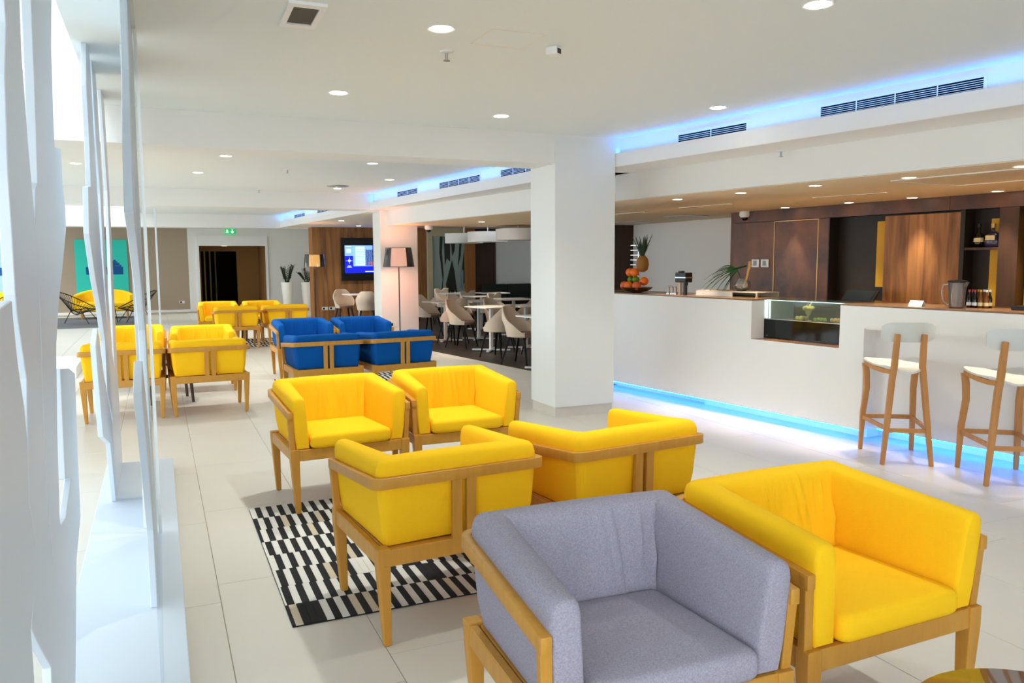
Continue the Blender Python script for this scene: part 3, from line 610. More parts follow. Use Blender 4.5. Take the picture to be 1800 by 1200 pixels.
# ================================================================== ARMCHAIRS
SEC = [(.03, .03, 0), (.014, .014, .25), (.004, .004, .6), (0, 0, .8), (.0, .0, .875), (.007, .007, .945), (.022, .022, .985), (.042, .042, 1), (.07, .07, 1.0), (.09, .09, .985), (.103, .105, .95), (.11, .113, .88), (.117, .126, .7), (.124, .142, .5), (.131, .158, .3), (.137, .172, .12), (.14, .176, 0)]
ZB = .392
def topz(y): return .742+(y-.296)*.062
def make_chair(fab, wood, label):
    t = thing('armchair', label, 'armchair')
    OX, OY = .351, .300
    RR = .035
    def zz(i, y): return ZB+(topz(y)-ZB)*SEC[i][2]
    def wgt(i): return max(0, 1-SEC[i][0]/.06)
    n = len(SEC)
    def dk(i, y): return SEC[i][0]*(.72+.28*min(1, (y+.327)/.5))
    for s in (-1, 1):
        rings = []
        yf = -.327
        for k, (dy, sh) in enumerate(((0, .014), (.004, .006), (.014, 0))):
            cx, czm = .07, .55; r = []
            for i in range(n):
                d = dk(i, yf); z = zz(i, yf); d2 = .05+(d-.05)*(1-sh/.06); z2 = z-(sh if z > .6 else 0)+(sh*.5 if z < .45 else 0)
                r.append((s*(OX-d2), yf+dy+.018*(1-SEC[i][2]), z2))
            rings.append(r)
        for q in (.1, .35, .6, .8):
            y = yf+.6*q; rings.append([(s*(OX-dk(i, y)), y, zz(i, y)) for i in range(n)])
        rings.append([(s*(OX-SEC[i][0]), OY-SEC[i][1]-RR*wgt(i), zz(i, OY)) for i in range(n)])
        MB().loft(rings).build('armrest', fab, t, smooth=38)
    rings = []
    def st(s, f):  # corner stations, s=side, f: 0 arm end, 1 mid, 2 back start
        o = []
        for i in range(n):
            w = RR*wgt(i); x = OX-SEC[i][0]; y = OY-SEC[i][1]
            if f == 0: y -= w
            elif f == 1: x -= .29*w; y -= .29*w
            else: x -= w
            o.append((s*x, y, zz(i, OY)))
        return o
    rings += [st(-1, 0), st(-1, 1), st(-1, 2)]
    NB = 92
    for k in range(1, NB):
        u = k/NB; r = []
        for i in range(n):
            xa = OX-SEC[i][0]-RR*wgt(i); x = -xa+2*xa*u; y = OY-SEC[i][1]
            if i >= 10:
                f = math.sin(PI*min(1, max(0, (SEC[i][2]-.05)/.95)))
                for xc, am, sl in ((-.085, .011, .05), (-.055, .009, .04), (-.03, .007, .06), (.05, .009, -.05), (.085, .012, -.03), (.2, .009, -.22)):
                    xx = xc+sl*(SEC[i][2]-.6); y -= am*f*1.6*math.exp(-((x-xx)/.0065)**2)
                y -= .012*f*math.cos(PI*x/.5)
            r.append((x, y, zz(i, OY)+.004*math.sin(PI*u)))
        rings.append(r)
    rings += [st(1, 2), st(1, 1), st(1, 0)]
    MB().loft(rings).build('backrest', fab, t, smooth=60)
    cu = cushion(MB(), -.212, .212, -.338, .135, ZB, .478, .026, .012)
    cu.v = [(x*(1+.185*max(0, min(1, (.17-y)/.5))), y, z) for x, y, z in cu.v]; cu.build('seat_cushion', fab, t, smooth=50)
    # oak frame
    def rail_pt(o):
        P = [(-.379+o, -.322)]; R = .05-o
        for k in range(6):
            a = PI-PI/2*k/5; P.append((-.379+.05+R*math.cos(a), .324-.05+R*math.sin(a)))
        return P+[(-x, y) for x, y in reversed(P)]
    A, B = rail_pt(0), rail_pt(.03); rz = lambda y: .676+(y-.324)*.085
    MB().loft([[(a[0], a[1], rz(a[1])-.044), (b[0], b[1], rz(a[1])-.044), (b[0], b[1], rz(a[1])), (a[0], a[1], rz(a[1]))] for a, b in zip(A, B)]).build('top_rail', wood, t, smooth=40, bevel=.003)
    fr = MB()
    fr.box(-.34, .34, -.318, -.292, .325, .392); fr.box(-.34, .34, .288, .318, .325, .392)
    for s in (-1, 1): fr.box(s*.349-.014, s*.349+.014, -.29, .29, .325, .392)
    fr.box(-.33, .33, -.29, .29, .37, .389)
    fr.build('seat_frame', wood, t, bevel=.003, seg=1)
    for s in (-1, 1):
        m = MB(); m.loft([[(s*(.342+a), -.298+b, z) for a, b in ((-w, -w), (w, -w), (w, w), (-w, w))] if z > .2 else [(s*(.328+a), -.298+b, z) for a, b in ((-w, -w), (w, -w), (w, w), (-w, w))] for w, z in ((.015, 0), (.026, .325), (.0265, .395))])
        m.bar((s*.352, -.292, .39), (s*.364, -.304, .62), (.030, .030), (.026, .034), (1, 0, 0)); lf = m.build('leg', wood, t, bevel=.004)
        m = MB(); m.loft([[(s*(cx+a), .29+b, z) for a, b in ((-w, -w), (w, -w), (w, w), (-w, w))] for cx, w, z in ((.328, .015, 0), (.34, .026, .325), (.342, .0275, .398))]); lr = m.build('leg', wood, t, bevel=.006)
        MB().bar((s*.031, .306, .39), (s*.031, .312, .64), (.042, .022), (.042, .022), (0, 1, 0)).build('back_slat', wood, t, bevel=.002, seg=1)
        for y, lg in ((-.298, lf), (.29, lr)): MB().lathe([(.0135, 0), (.0135, .005)], 10, (s*.328, y, 0)).build('foot_pad', 'black', lg)
    return t
CH = [
 ('yellow', 1.013, 5.066, 3.5, 'yellow armchair at the far left corner of the nearest striped rug, facing the camera'),
 ('yellow', 1.817, 5.136, -.5, 'yellow armchair in front of the big white column, facing the camera'),
 ('yellow', 1.063, 3.253, 184.3, 'yellow armchair on the near edge of the striped rug, seen from behind'),
 ('yellow', 1.943, 3.309, 186.5, 'yellow armchair seen from behind, just beyond the grey armchair'),
 ('yellow', 1.987, 1.951, .9, 'yellow armchair in the front row, right beside the grey one'),
 ('yellow', -.341, 8.627, 179.5, 'yellow armchair seen from behind through the white screen boards'),
 ('yellow', .424, 8.63, 181.5, 'yellow armchair seen from behind, just right of the screen boards'),
 ('yellow', -.315, 10.45, .1, 'yellow armchair facing the camera behind the screen boards'),
 ('yellow', .452, 10.087, -1.4, 'yellow armchair facing the camera, beyond the one right of the screen'),
 ('yellow', 1.028, 16.239, -1.5, 'yellow armchair facing the camera in the farthest group, by the doorway'),
 ('yellow', 1.82, 16.116, -1.7, 'yellow armchair facing the camera in the farthest group, right one'),
 ('yellow', 1.226, 14.742, 180.4, 'yellow armchair of the farthest group seen from behind, left one'),
 ('yellow', 2.077, 14.903, 184.9, 'yellow armchair of the farthest group seen from behind, nearest the floor lamp'),
 ('blue', 1.709, 10.72, 1.3, 'blue armchair facing the camera, left one of the two'),
 ('blue', 2.477, 10.67, .1, 'blue armchair facing the camera, in front of the slim white column'),
 ('blue', 1.580, 8.622, 181.8, 'blue armchair seen from behind, left one of the two'),
 ('blue', 2.385, 8.641, 186.5, 'blue armchair seen from behind, right one of the two'),
 ('grey', 1.171, 1.909, -2.5, 'grey armchair in the foreground, the only grey one')]
proto = {}
for fab, x, y, a, lab in CH:
    g = None if fab == 'grey' else fab+' armchairs'
    if fab not in proto:
        o = proto[fab] = make_chair(fab, 'oak', lab); o.location = (x, y, 0); o.rotation_euler = (0, 0, math.radians(a)); tag(o, group=g)
    else: dup(proto[fab], (x, y, 0), math.radians(a), lab, g)

# ------------------------------------------------------------------ coffee tables
def coffee_table(label, x, y, r, top, leg, rz=.4):
    t = thing('coffee_table', label, 'table', (x, y, 0), rz, 'coffee tables')
    MB().lathe([(r-.01, .425), (r, .43), (r, .447), (r-.004, .45)], 48).build('table_top', top, t, smooth=40)
    for k in range(4):
        a = k*PI/2; MB().bar((r*.82*math.cos(a), r*.82*math.sin(a), 0), (r*.72*math.cos(a), r*.72*math.sin(a), .425), (.022, .022), (.032, .032), (math.cos(a), math.sin(a), 0)).build('leg', leg, t, bevel=.002, seg=1)
    for k in range(2):
        a = k*PI/2; MB().bar((-r*.76*math.cos(a), -r*.76*math.sin(a), .27+.0*k), (r*.76*math.cos(a), r*.76*math.sin(a), .27), (.02, .03)).build('brace', leg, t)
mat('table_gloss', (96, 66, 46), .08, spec=.6, coat=.5)
coffee_table('round glossy brown table top at the lower right corner', 1.772, 1.032, .298, 'table_gloss', 'oak_dark')
coffee_table('round wooden table between the four yellow armchairs on the rug', 1.46, 3.92, .29, 'oak', 'oak_dark')
coffee_table('round dark legged table between the armchairs behind the screen', .06, 9.36, .36, 'table_gloss', 'walnut_dark', .9)
coffee_table('round dark table between the four blue armchairs', 2.03, 9.66, .3, 'table_gloss', 'walnut_dark')
coffee_table('round dark table in the farthest yellow group', 1.56, 15.51, .25, 'table_gloss', 'walnut_dark')

# ------------------------------------------------------------------ striped rugs
def rug(label, x0, x1, y0, y1, parts, rz=0):
    cx, cy = (x0+x1)/2, (y0+y1)/2
    r = thing('rug', label, 'rug', (cx, cy, 0), rz, 'striped rugs'); hw, hh = (x1-x0)/2, (y1-y0)/2
    MB().box(-hw, hw, -hh, hh, .0005, .006).build('backing', 'rug_black', r)
    random.seed(int(x0*100)); SW, SL = .032, .2146; rest = MB(); proto_s = {}; S = []
    nr = int(round(2*hh/SL)); SL = 2*hh/nr; nc = int(round(2*hw/SW)); SW = 2*hw/nc
    for j in range(nr):
        off = random.random()*SW; sg = random.randint(0, 1)
        for i in range(-1, nc):
            wht = (i+sg) % 2 == 0
            if random.random() < .02: wht = not wht
            S.append((cy-hh+j*SL > 4.6, math.hypot(cx-hw+i*SW-.3, (cy-hh+j*SL)), -hw+i*SW+off, -hh+j*SL, 'rug_black' if not wht else ('rug_cream' if random.random() < .12 else 'rug_white')))
    S.sort(key=lambda q: q[1])
    mats = ['rug_black', 'rug_white', 'rug_cream']
    for k, (_, _, x, y, m) in enumerate(S):
        dz = random.choice((0, .0006, .0012))
        xa, xb = max(-hw, x), min(hw, x+SW)
        if xb-xa < .004: continue
        if k < parts and xb-xa > SW*.98:
            if m not in proto_s:
                o = MB().box(.0006, SW-.0006, .0006, SL-.0006, .004, .0085).build('strip', m, r); proto_s[m] = o
            else: o = proto_s[m].copy(); col.objects.link(o)
            o.location = (x, y, dz)
        else:
            rest.k = mats.index(m); rest.box(xa+.0006, xb-.0006, y+.0006, y+SL-.0006, .004, .0085+dz)
    if rest.v: tag(rest.build('strips', mats, r), kind='stuff')
rug('black and white strip rug under the nearest yellow armchairs', .442, 2.40, 3.246, 4.963, 300)
rug('black and white strip rug under the blue armchairs', 1.30, 3.0, 8.85, 10.45, 0)
rug('black and white strip rug under the farthest yellow armchairs', .75, 2.5, 14.75, 16.2, 0)

# ------------------------------------------------------------------ bar stools
def make_stool(label):
    t = thing('bar_stool', label, 'stool', group='bar stools')
    FX, RX = .19, .168; HS = .72
    for s in (-1, 1):
        m = MB(); m.loft([[(s*(cx+a), cy+b, z) for a, b in ((-w, -w), (w, -w), (w, w), (-w, w))] for cx, cy, w, z in ((FX, .25, .014, 0), (FX-.006, .235, .019, .3), (FX-.02, .205, .02, .5), (FX-.012, .2, .021, .62), (FX-.002, .205, .021, .69))]); m.build('leg', 'stool_oak', t, smooth=30, bevel=.003)
        m = MB(); m.loft([[(s*(cx+a), cy+b, z) for a, b in ((-w, -w*1.2), (w, -w*1.2), (w, w*1.2), (-w, w*1.2))] for cx, cy, w, z in ((RX, -.245, .013, 0), (RX-.03, -.215, .018, .3), (RX-.06, -.19, .019, .62), (RX-.072, -.19, .019, .72), (RX-.075, -.205, .018, .85), (RX-.077, -.222, .016, .955))]); m.build('leg', 'stool_oak', t, smooth=30, bevel=.003)
        m = MB()
        P = [(s*(FX-.004), .2, .70), (s*.185, .1, .69), (s*.165, .0, .678), (s*.135, -.1, .672), (s*.112, -.18, .675)]
        for p, q in zip(P, P[1:]): m.bar(p, q, (.02, .032), None, (0, 0, 1))
        m.build('side_rail', 'stool_oak', t)
        MB().bar((s*(FX-.008), .238, .262), (s*(RX-.026), -.218, .262), (.018, .03)).build('stretcher', 'stool_oak', t)
    MB().bar((-FX+.01, .237, .268), (FX-.01, .237, .268), (.018, .032)).build('stretcher', 'stool_oak', t)
    MB().bar((-RX+.026, -.218, .25), (RX-.026, -.218, .25), (.018, .03)).build('stretcher', 'stool_oak', t)
    # seat shell, wide at the front, narrow behind
    rings = []
    for k in range(13):
        u = k/12; y = .235-.46*u; w = .205-.012*u-.11*u*u+(-.03 if k in (0, 12) else 0); zc = .728-.03*math.sin(PI*u*.9); r = []
        for q in range(9):
            v = -1+2*q/8; r.append((w*v, y, zc+.012*v*v-.004*(k in (0, 12))-(.035*max(0, u-.8)/.2)))
        r += [(p[0], p[1], p[2]-.014) for p in reversed(r)]
        rings.append(r)
    MB().loft(rings).build('seat', 'stool_white', t, smooth=50)
    rings = []
    for k in range(13):
        v = -1+2*k/12; x = .182*v; hgt = .072*(1-abs(v)**6*.35); y = -.188+.035*v*v; r = []
        for a, b in ((-.008, -hgt), (.008, -hgt), (.012, -hgt*.5), (.012, hgt*.5), (.006, hgt), (-.006, hgt), (-.012, hgt*.5), (-.012, -hgt*.5)): r.append((x, y+a+.10*(-b-.0)*.3, .965+b))
        rings.append(r)
    MB().loft(rings).build('backrest', 'stool_white', t, smooth=50)
    return t
s1 = make_stool('wooden bar stool with white back at the left end of the bar recess')
s1.location = (5.052, 4.242, 0); s1.rotation_euler = (0, 0, -math.radians(32.5))
dup(s1, (5.215, 3.535, 0), -math.radians(36), 'wooden bar stool with white back, cut by the right edge of the photo')

# ================================================================== DINING
def make_dining_chair(label):
    t = thing('dining_chair', label, 'dining chair', group='dining chairs')
    N = 26; ro = []; 
    def P(k, z, inset):
        a = -2.25+4.5*k/(N-1)      # 0 = back (+y)
        rx, ry = (.26-inset), (.275-inset); tap = .80+.2*min(1, (z-.40)/.25)
        return (rx*tap*math.sin(a), ry*tap*math.cos(a)+(.02 if z > .6 else 0), z)
    def H(k):
        a = abs(-2.25+4.5*k/(N-1)); f = min(1, max(0, (a-.55)/1.5)); return .83-.36*f**.9
    rings = []
    for k in range(N):
        h = H(k); r = [P(k, .405+(h-.405)*q/5, 0) for q in range(6)]+[P(k, h+.004, .009)]+[P(k, .43+(h-.43)*q/5, .02) for q in range(5, -1, -1)]
        rings.append(r)
    MB().loft(rings).build('shell', 'beige_shell', t, smooth=50)
    MB().lathe([(.10, .395), (.19, .40), (.21, .44), (.2, .462), (.02, .468)], 24, (0, -.01, 0)).build('seat', 'brown_seat', t, smooth=50)
    for s in (-1, 1):
        MB().bar((s*.20, -.19, 0), (s*.13, -.11, .40), (.02, .02), (.032, .032)).build('leg', 'black_metal', t)
        MB().bar((s*.20, .23, 0), (s*.13, .13, .40), (.02, .02), (.032, .032)).build('leg', 'black_metal', t)
    return t
dch = [(4.78, 10.45, 0.63, 'beige dining chair half hidden by the big white column, facing the camera'), (4.80, 11.42, 3.68, 'beige dining chair seen from behind, nearest the dark floor edge'),
 (4.80, 12.98, 0.68, 'beige dining chair facing the camera at the second white table'), (4.84, 13.62, 3.68, 'beige dining chair seen from behind at the table by the slim column'),
 (4.86, 15.0, 0.68, 'beige dining chair just right of the slim white column'), (5.53, 13.05, 0.53, 'beige dining chair facing the camera across the second table, right one'),
 (5.50, 14.9, 0.58, 'beige dining chair facing the camera farther behind the slim column'), (5.53, 11.45, 3.58, 'beige dining chair behind the big column, seen from behind'),
 (6.25, 18.7, 3.94, 'beige dining chair in the back row, farthest by the printed glass door'), (6.28, 18.05, 0.80, 'beige dining chair in the back row, second by the glass door'),
 (6.30, 17.0, 3.94, 'beige dining chair in the back row by the glass door handles'), (6.32, 16.4, 0.80, 'beige dining chair in the back row before the timber jamb'),
 (6.34, 15.6, 3.94, 'beige dining chair in the back row left of the green bench'), (6.38, 14.95, 0.80, 'beige dining chair in the back row in front of the green bench'),
 (6.40, 13.9, 3.94, 'beige dining chair in the back row next to the big white column'),
 (4.02, 18.9, 0.10, 'beige dining chair left of the small table under the television'), (4.28, 17.75, 2.90, 'beige dining chair right of the small table under the television')]
d0 = None
for x, y, a, lab in dch:
    if d0 is None: d0 = make_dining_chair(lab); d0.location = (x, y, .003); d0.rotation_euler = (0, 0, a)
    else: dup(d0, (x, y, .003), a, lab)
def make_table(label):
    t = thing('dining_table', label, 'dining table', group='white dining tables')
    MB().box(-.32, .32, -.32, .32, .725, .745).build('table_top', 'white_plastic', t, bevel=.004, seg=1)
    MB().bar((0, 0, .03), (0, 0, .725), (.05, .05)).build('post', 'white_plastic', t)
    for a in (PI/4, 3*PI/4):
        MB().bar((-.32*math.cos(a), -.32*math.sin(a), .025), (.32*math.cos(a), .32*math.sin(a), .025), (.05, .022)).build('foot_bar', 'white_plastic', t)
    return t
tb0 = None
for x, y, a, lab in ((5.02, 12.2, .2, 'white dining table with cross foot beside the big white column'), (4.88, 14.1, .2, 'white dining table with cross foot beside the slim column'), (5.68, 12.25, .15, 'white dining table joined to the right of the second one'), (5.55, 14.1, .15, 'white dining table behind the slim column, right one'), (4.85, 9.75, .15, 'white dining table hidden mostly by the big column'),
    (6.3, 17.55, 0, 'white dining table in the back row by the glass door'), (6.36, 16.0, 0, 'white dining table in the back row before the timber panel'), (6.42, 14.42, 0, 'white dining table in the back row before the green bench'), (7.2, 17.4, 0, 'white dining table deep in the back corner'), (4.25, 18.32, .1, 'small white table under the television')):
    if tb0 is None: tb0 = make_table(lab); tb0.location = (x, y, .003); tb0.rotation_euler = (0, 0, a)
    else: dup(tb0, (x, y, .003), a, lab)
bn = thing('banquette', 'dark green padded bench along the white dining wall', 'bench', (0, 0, .003))
MB().box(8.0, 9.45, 19.5, 20.1, .0, .42).build('seat_base', 'black', bn); 
for i in range(2): MB().box(8.0+.73*i, 8.72+.73*i, 19.45, 20.0, .42, .50).build('seat_pad', 'green_leather', bn, bevel=.02); MB().box(8.0+.73*i, 8.72+.73*i, 20.0, 20.15, .42, .86).build('back_pad', 'green_leather', bn, bevel=.03)
for (x, y), w in zip(((5.86, 15.67), (5.97, 14.64), (5.95, 13.15)), ('farthest left of three', 'middle of three', 'nearest to the big column, of three')):
    p = thing('pendant_lamp', 'white drum pendant under the dining ceiling, %s' % w, 'pendant lamp', (x, y, 0), 0, 'drum pendants')
    MB().lathe([(.38, 1.86), (.40, 1.862), (.40, 2.06), (.395, 2.06), (.394, 1.872), (.02, 1.87)], 40).build('drum', 'drum', p, smooth=40)
    MB().tube([(0, 0, 1.87), (0, 0, 2.12 if y < 13.9 else 2.355)], .012, 8).build('rod', 'steel', p)

# ------------------------------------------------------------------ television, sockets, floor lamps
tv = thing('television', 'wall television with blue screen on the timber wall', 'television', (4.256, 20.3, 1.016))
MB().box(0, 1.24, -.07, 0, 0, 1.076).build('housing', 'black', tv, bevel=.006)
tvs = MB().box(.085, 1.16, -.072, -.07, .185, .89).build('screen', 'screen_blue', tv)
for n_, m_, a in (('screen_field', 'screen_sky', (.09, .34, .62, .885)), ('screen_field', 'screen_sky', (.3, .8, .36, .885)), ('screen_field', 'screen_pale', (.36, .6, .38, .86)), ('screen_photo', 'screen_dark', (.62, 1.1, .37, .78)), ('screen_field', 'screen_red', (.7, .84, .385, .47)), ('screen_logo', 'screen_pale', (.13, .25, .70, .80)), ('screen_bar', 'screen_pale', (.12, .26, .85, .87)), ('screen_bar', 'screen_pale', (.6, .95, .215, .235))):
    MB().box(a[0], a[1], -.0745, -.072, a[2], a[3]).build(n_, m_, tvs)
m = MB()
for i in range(9): m.box(.38, .54+.04*(i % 3), -.0755, -.0745, .42+.045*i, .43+.045*i)
m.build('text_lines', 'screen_sky', tvs)
m = MB(); m.lathe([(.028, 0), (.034, .001), (.028, .002)], 16); m.box(-.08, -.045, -.004, .004, 0, .002); m.box(.045, .08, -.004, .004, 0, .002); m.box(-.004, .004, .045, .08, 0, .002); m.box(-.004, .004, -.08, -.045, 0, .002)
m.build('screen_logo', 'screen_pale', tvs).matrix_local = Matrix.Translation((.2, -.0725, .5)) @ Matrix.Rotation(PI/2, 4, 'X')
m = MB(); m.box(.14, .26, -.0755, -.072, .33, .345); m.box(.16, .24, -.0755, -.072, .36, .375); m.build('text_lines', 'screen_pale', tvs)
def socket(label, loc, rz=0, two=True):
    s = thing('socket', label, 'socket', loc, rz, 'wall sockets'); pl_ = MB().box(-.075, .075, -.012, 0, -.04, .04).build('plate', 'white_plastic', s, bevel=.004)
    MB().box(-.05, .0, -.014, -.011, -.025, .025).build('socket_face', 'black', pl_)
socket('white double socket on the timber wall under the television, left', (3.82, 20.3, .32)); socket('white socket on the timber wall under the television, right', (4.0, 20.3, .32))
socket('small socket on the slim white column behind the floor lamp', (3.79, 13.8, .38)); socket('small white socket on the taupe far wall', (.64, 26.2, .30))
clear('smoke', (168, 158, 156), .04, .25, .10)
def floor_lamp(label, x, y, rb, rt, z0, z1, glow):
    f = thing('floor_lamp', label, 'floor lamp', (x, y, 0), 0, 'floor lamps')
    MB().lathe([(.15, 0), (.15, .008), (.02, .014)], 32).build('base', 'black_metal', f, smooth=40)
    MB().tube([(0, 0, .01), (0, 0, z1-.06)], .010, 10).build('pole', 'black_metal', f, smooth=60)
    n = 40; m = MB(); m.lathe([(rb, z0), (rt, z1), (rt-.004, z1), (rb-.004, z0)], n); m.f = [q for q in m.f if len(q) == 4]; m.mi = m.mi[:len(m.f)]; m.build('lamp_shade', 'smoke', f, smooth=60)
    m = MB(); m.lathe([(rb*.52, z0+.01), (rt*.60, z1-.01), (rt*.58, z1-.01), (rb*.50, z0+.01)], 32); m.build('inner_shade', glow, f, smooth=50)
floor_lamp('black floor lamp with pink glowing shade before the slim white column', 3.79, 13.35, .268, .22, 1.40, 1.73, 'shade_glow')
floor_lamp('black floor lamp with yellow glowing shade before the timber wall', 3.225, 18.2, .235, .205, 1.38, 1.66, 'shade_glow_gold')

# ------------------------------------------------------------------ far wall things
ex = thing('exit_sign', 'green exit sign above the far doorway', 'sign', (2.10, 26.17, 2.44))
MB().box(-.15, .15, -.03, .03, -.085, .085).build('housing', 'exit_green', ex, bevel=.004, seg=1)
m = MB(); m.blob((-.085, -.032, .045), .012, 8, 5)
for p, q, w in (((-.09, .03), (-.085, -.01), .02), ((-.085, -.01), (-.055, -.03), .012), ((-.055, -.03), (-.06, -.06), .012), ((-.085, -.01), (-.105, -.035), .012), ((-.105, -.035), (-.125, -.03), .012), ((-.09, .025), (-.06, .015), .01), ((-.09, .025), (-.115, .01), .01)): m.bar((p[0], -.032, p[1]), (q[0], -.032, q[1]), (.003, w), None, (1, 0, 0)) if False else m.bar((p[0], -.032, p[1]), (q[0], -.032, q[1]), (w, .003), None, (0, 1, 0))
m.build('running_figure', 'exit_white', ex)
m = MB(); m.bar((.065, -.032, .06), (.065, -.032, -.02), (.022, .003), None, (0, 1, 0)); m.prism([(.02, -.01), (.11, -.01), (.065, -.065)], -.034, -.031, lambda a, b, t: (a, t, b)); m.build('arrow', 'exit_white', ex)
for n_, x0, x1, c, lab in (('a', -2.15, -.79, 'turquoise', 'turquoise wall picture of a blue ship above the yellow sofa'), ('b', -4.45, -3.6, 'pale_aqua', 'pale blue wall picture of a blue ship at the left edge')):
    p = thing('picture', lab, 'picture', (x0, 26.2, .62), 0, 'ship pictures'); w = x1-x0
    cv = MB().box(0, w, -.035, 0, 0, 1.55).build('canvas', c, p)
    ox = .26 if n_ == 'a' else w-.75
    m = MB(); m.box(ox, ox+.97, -.04, -.034, .54, .76); m.box(ox+.2, ox+.34, -.04, -.034, .76, .93); m.box(ox+.6, ox+.93, -.04, -.034, .76, .82); m.box(ox+.65, ox+.88, -.04, -.034, .82, .88); m.box(ox+.7, ox+.82, -.04, -.034, .88, .93); m.box(ox+.73, ox+.78, -.04, -.034, .93, .97)
    m.build('ship', 'ship_blue', cv)
    m = MB()
    for i in range(5): m.box(ox+.76+.04*i, ox+.775+.04*i, -.0415, -.04, .785, .80)
    m.build('porthole_row', c, cv)
for lab, x, w in (('yellow sofa under the turquoise picture, between dark string chairs', -1.35, 1.5), ('yellow sofa at the far left edge under the pale picture', -4.0, .9)):
    s = thing('sofa', lab, 'sofa', (x, 24.3, 0), 0, 'yellow sofas')
    cushion(MB(), -w/2+.1, w/2-.1, -.34, .2, .2, .44, .05, .02).build('seat', 'yellow', s, smooth=50)
    rings = []
    for k in range(25):
        a = PI*1.0*k/24; cx, cy = -w/2*math.cos(a), -.3+.62*math.sin(a)**.6; d = Vector((cx, cy+.3, 0)); d = d.normalized() if d.length > .01 else Vector((1, 0, 0))
        h = .78-.14*abs(math.cos(a))**3
        rings.append([(cx-d.x*q, cy-d.y*q, z) for q, z in ((0, .2), (0, h-.03), (.03, h), (.09, h), (.12, h-.03), (.14, .2))])
    MB().loft(rings).build('backrest', 'yellow', s, smooth=60)
    for sx in (-1, 1):
        for y in (-.25, .2): MB().bar((sx*(w/2-.2), y, 0), (sx*(w/2-.2), y, .21), (.035, .035)).build('leg', 'oak', s)
tag(MB().box(-3.9, -.45, 20.8, 24.9, .0005, .006).build('floor_mat', 'grey_rug'), 'dark grey flat rug under the string chairs', 'rug')
def string_chair(label, x, y, rz):
    t = thing('string_chair', label, 'chair', (x, y, .006), rz, 'dark string chairs')
    # front = -y ; a pear-shaped tilted rim and a small inner ring joined by cords
    R = []; I = []
    for k in range(40):
        a = 2*PI*k/40; w = .40*(1+.0*math.cos(a)); yy = .46*math.cos(a); R.append((w*math.sin(a)*(.86+.14*math.cos(a)), yy+.05, .36+.42*((yy+.46)/.92)**1.3))
        I.append((.13*math.sin(a), .06*math.cos(a)+.12, .27+.05*math.cos(a)))
    MB().tube(R, .012, 8, True).build('rim', 'black_metal', t, smooth=60); MB().tube(I, .010, 6, True).build('inner_ring', 'black_metal', t, smooth=60)
    m = MB()
    for k in range(40): m.tube([R[k], I[k]], .0048, 5)
    tag(m.build('cords', 'black', t), kind='stuff')
    for (a, b) in (((-.30, -.32, .01), (-.2, -.1, .36)), ((.30, -.32, .01), (.2, -.1, .36)), ((0, .38, .01), (0, .2, .34))):
        MB().tube([a, b], .010, 8).build('leg', 'black_metal', t)
    m = MB(); m.tube([(-.2, -.1, .36), (0, .2, .34), (.2, -.1, .36)], .009, 6); m.build('crossbar', 'black_metal', t)
string_chair('dark string chair left of the yellow sofa, facing right', -1.80, 22.35, 1.25)
string_chair('dark string chair at the right end of the yellow sofa, facing left', -.55, 22.35, -1.25)
string_chair('dark string chair at the far left edge beneath the pale picture', -3.55, 22.5, -.9)
sb = thing('side_table', 'low dark round table between the string chairs', 'table', (-1.17, 22.3, .006))
MB().lathe([(.22, .40), (.22, .415)], 24).build('table_top', 'black', sb)
for k in range(3): a = k*2.094; MB().bar((.2*math.cos(a), .2*math.sin(a), 0), (.14*math.cos(a), .14*math.sin(a), .4), (.02, .02)).build('leg', 'black_metal', sb)
for x, y, lab in ((3.62, 25.2, 'tall white planter with a dark leafy plant right of the doorway'), (4.22, 25.2, 'tall white planter half hidden behind the timber wall')):
    pl = thing('planter', lab, 'planter', (x, y, 0), 0, 'tall planters')
    MB().lathe([(.115, 0), (.12, .01), (.185, .86), (.185, .875), (.17, .875), (.165, .84), (.02, .84)], 32).build('pot', 'pot_white', pl, smooth=40)
    MB().lathe([(.163, .835), (.02, .85)], 20).build('soil', 'soil', pl)
    random.seed(int(x*10)); 
    for i in range(9):
        a = 2*PI*i/9+.4; tlt = .10+.22*random.random(); ln = .28+.26*random.random(); m = MB()
        tip = Vector((tlt*math.cos(a), tlt*math.sin(a), .84+ln)); base = Vector((.04*math.cos(a), .04*math.sin(a), .84)); m.tube([base, (base+tip)/2+Vector((0, 0, .03)), tip], .012, 6, r1=.006)
        for q in range(16):
            f = .2+.8*q/15; p = base.lerp(tip, f)+Vector((0, 0, .03*math.sin(PI*f))); sd = 1 if q % 2 else -1; b2 = a+sd*1.2
            d = Vector((math.cos(b2), math.sin(b2), .6)).normalized()*.105; w = Vector((-math.sin(b2), math.cos(b2), 0))*.026
            m.add([p, p+d*.5+w, p+d, p+d*.5-w, p+d*.5+Vector((0, 0, .006))], [(0, 1, 4), (1, 2, 4), (2, 3, 4), (3, 0, 4)])
        m.build('frond', 'leaf', pl)

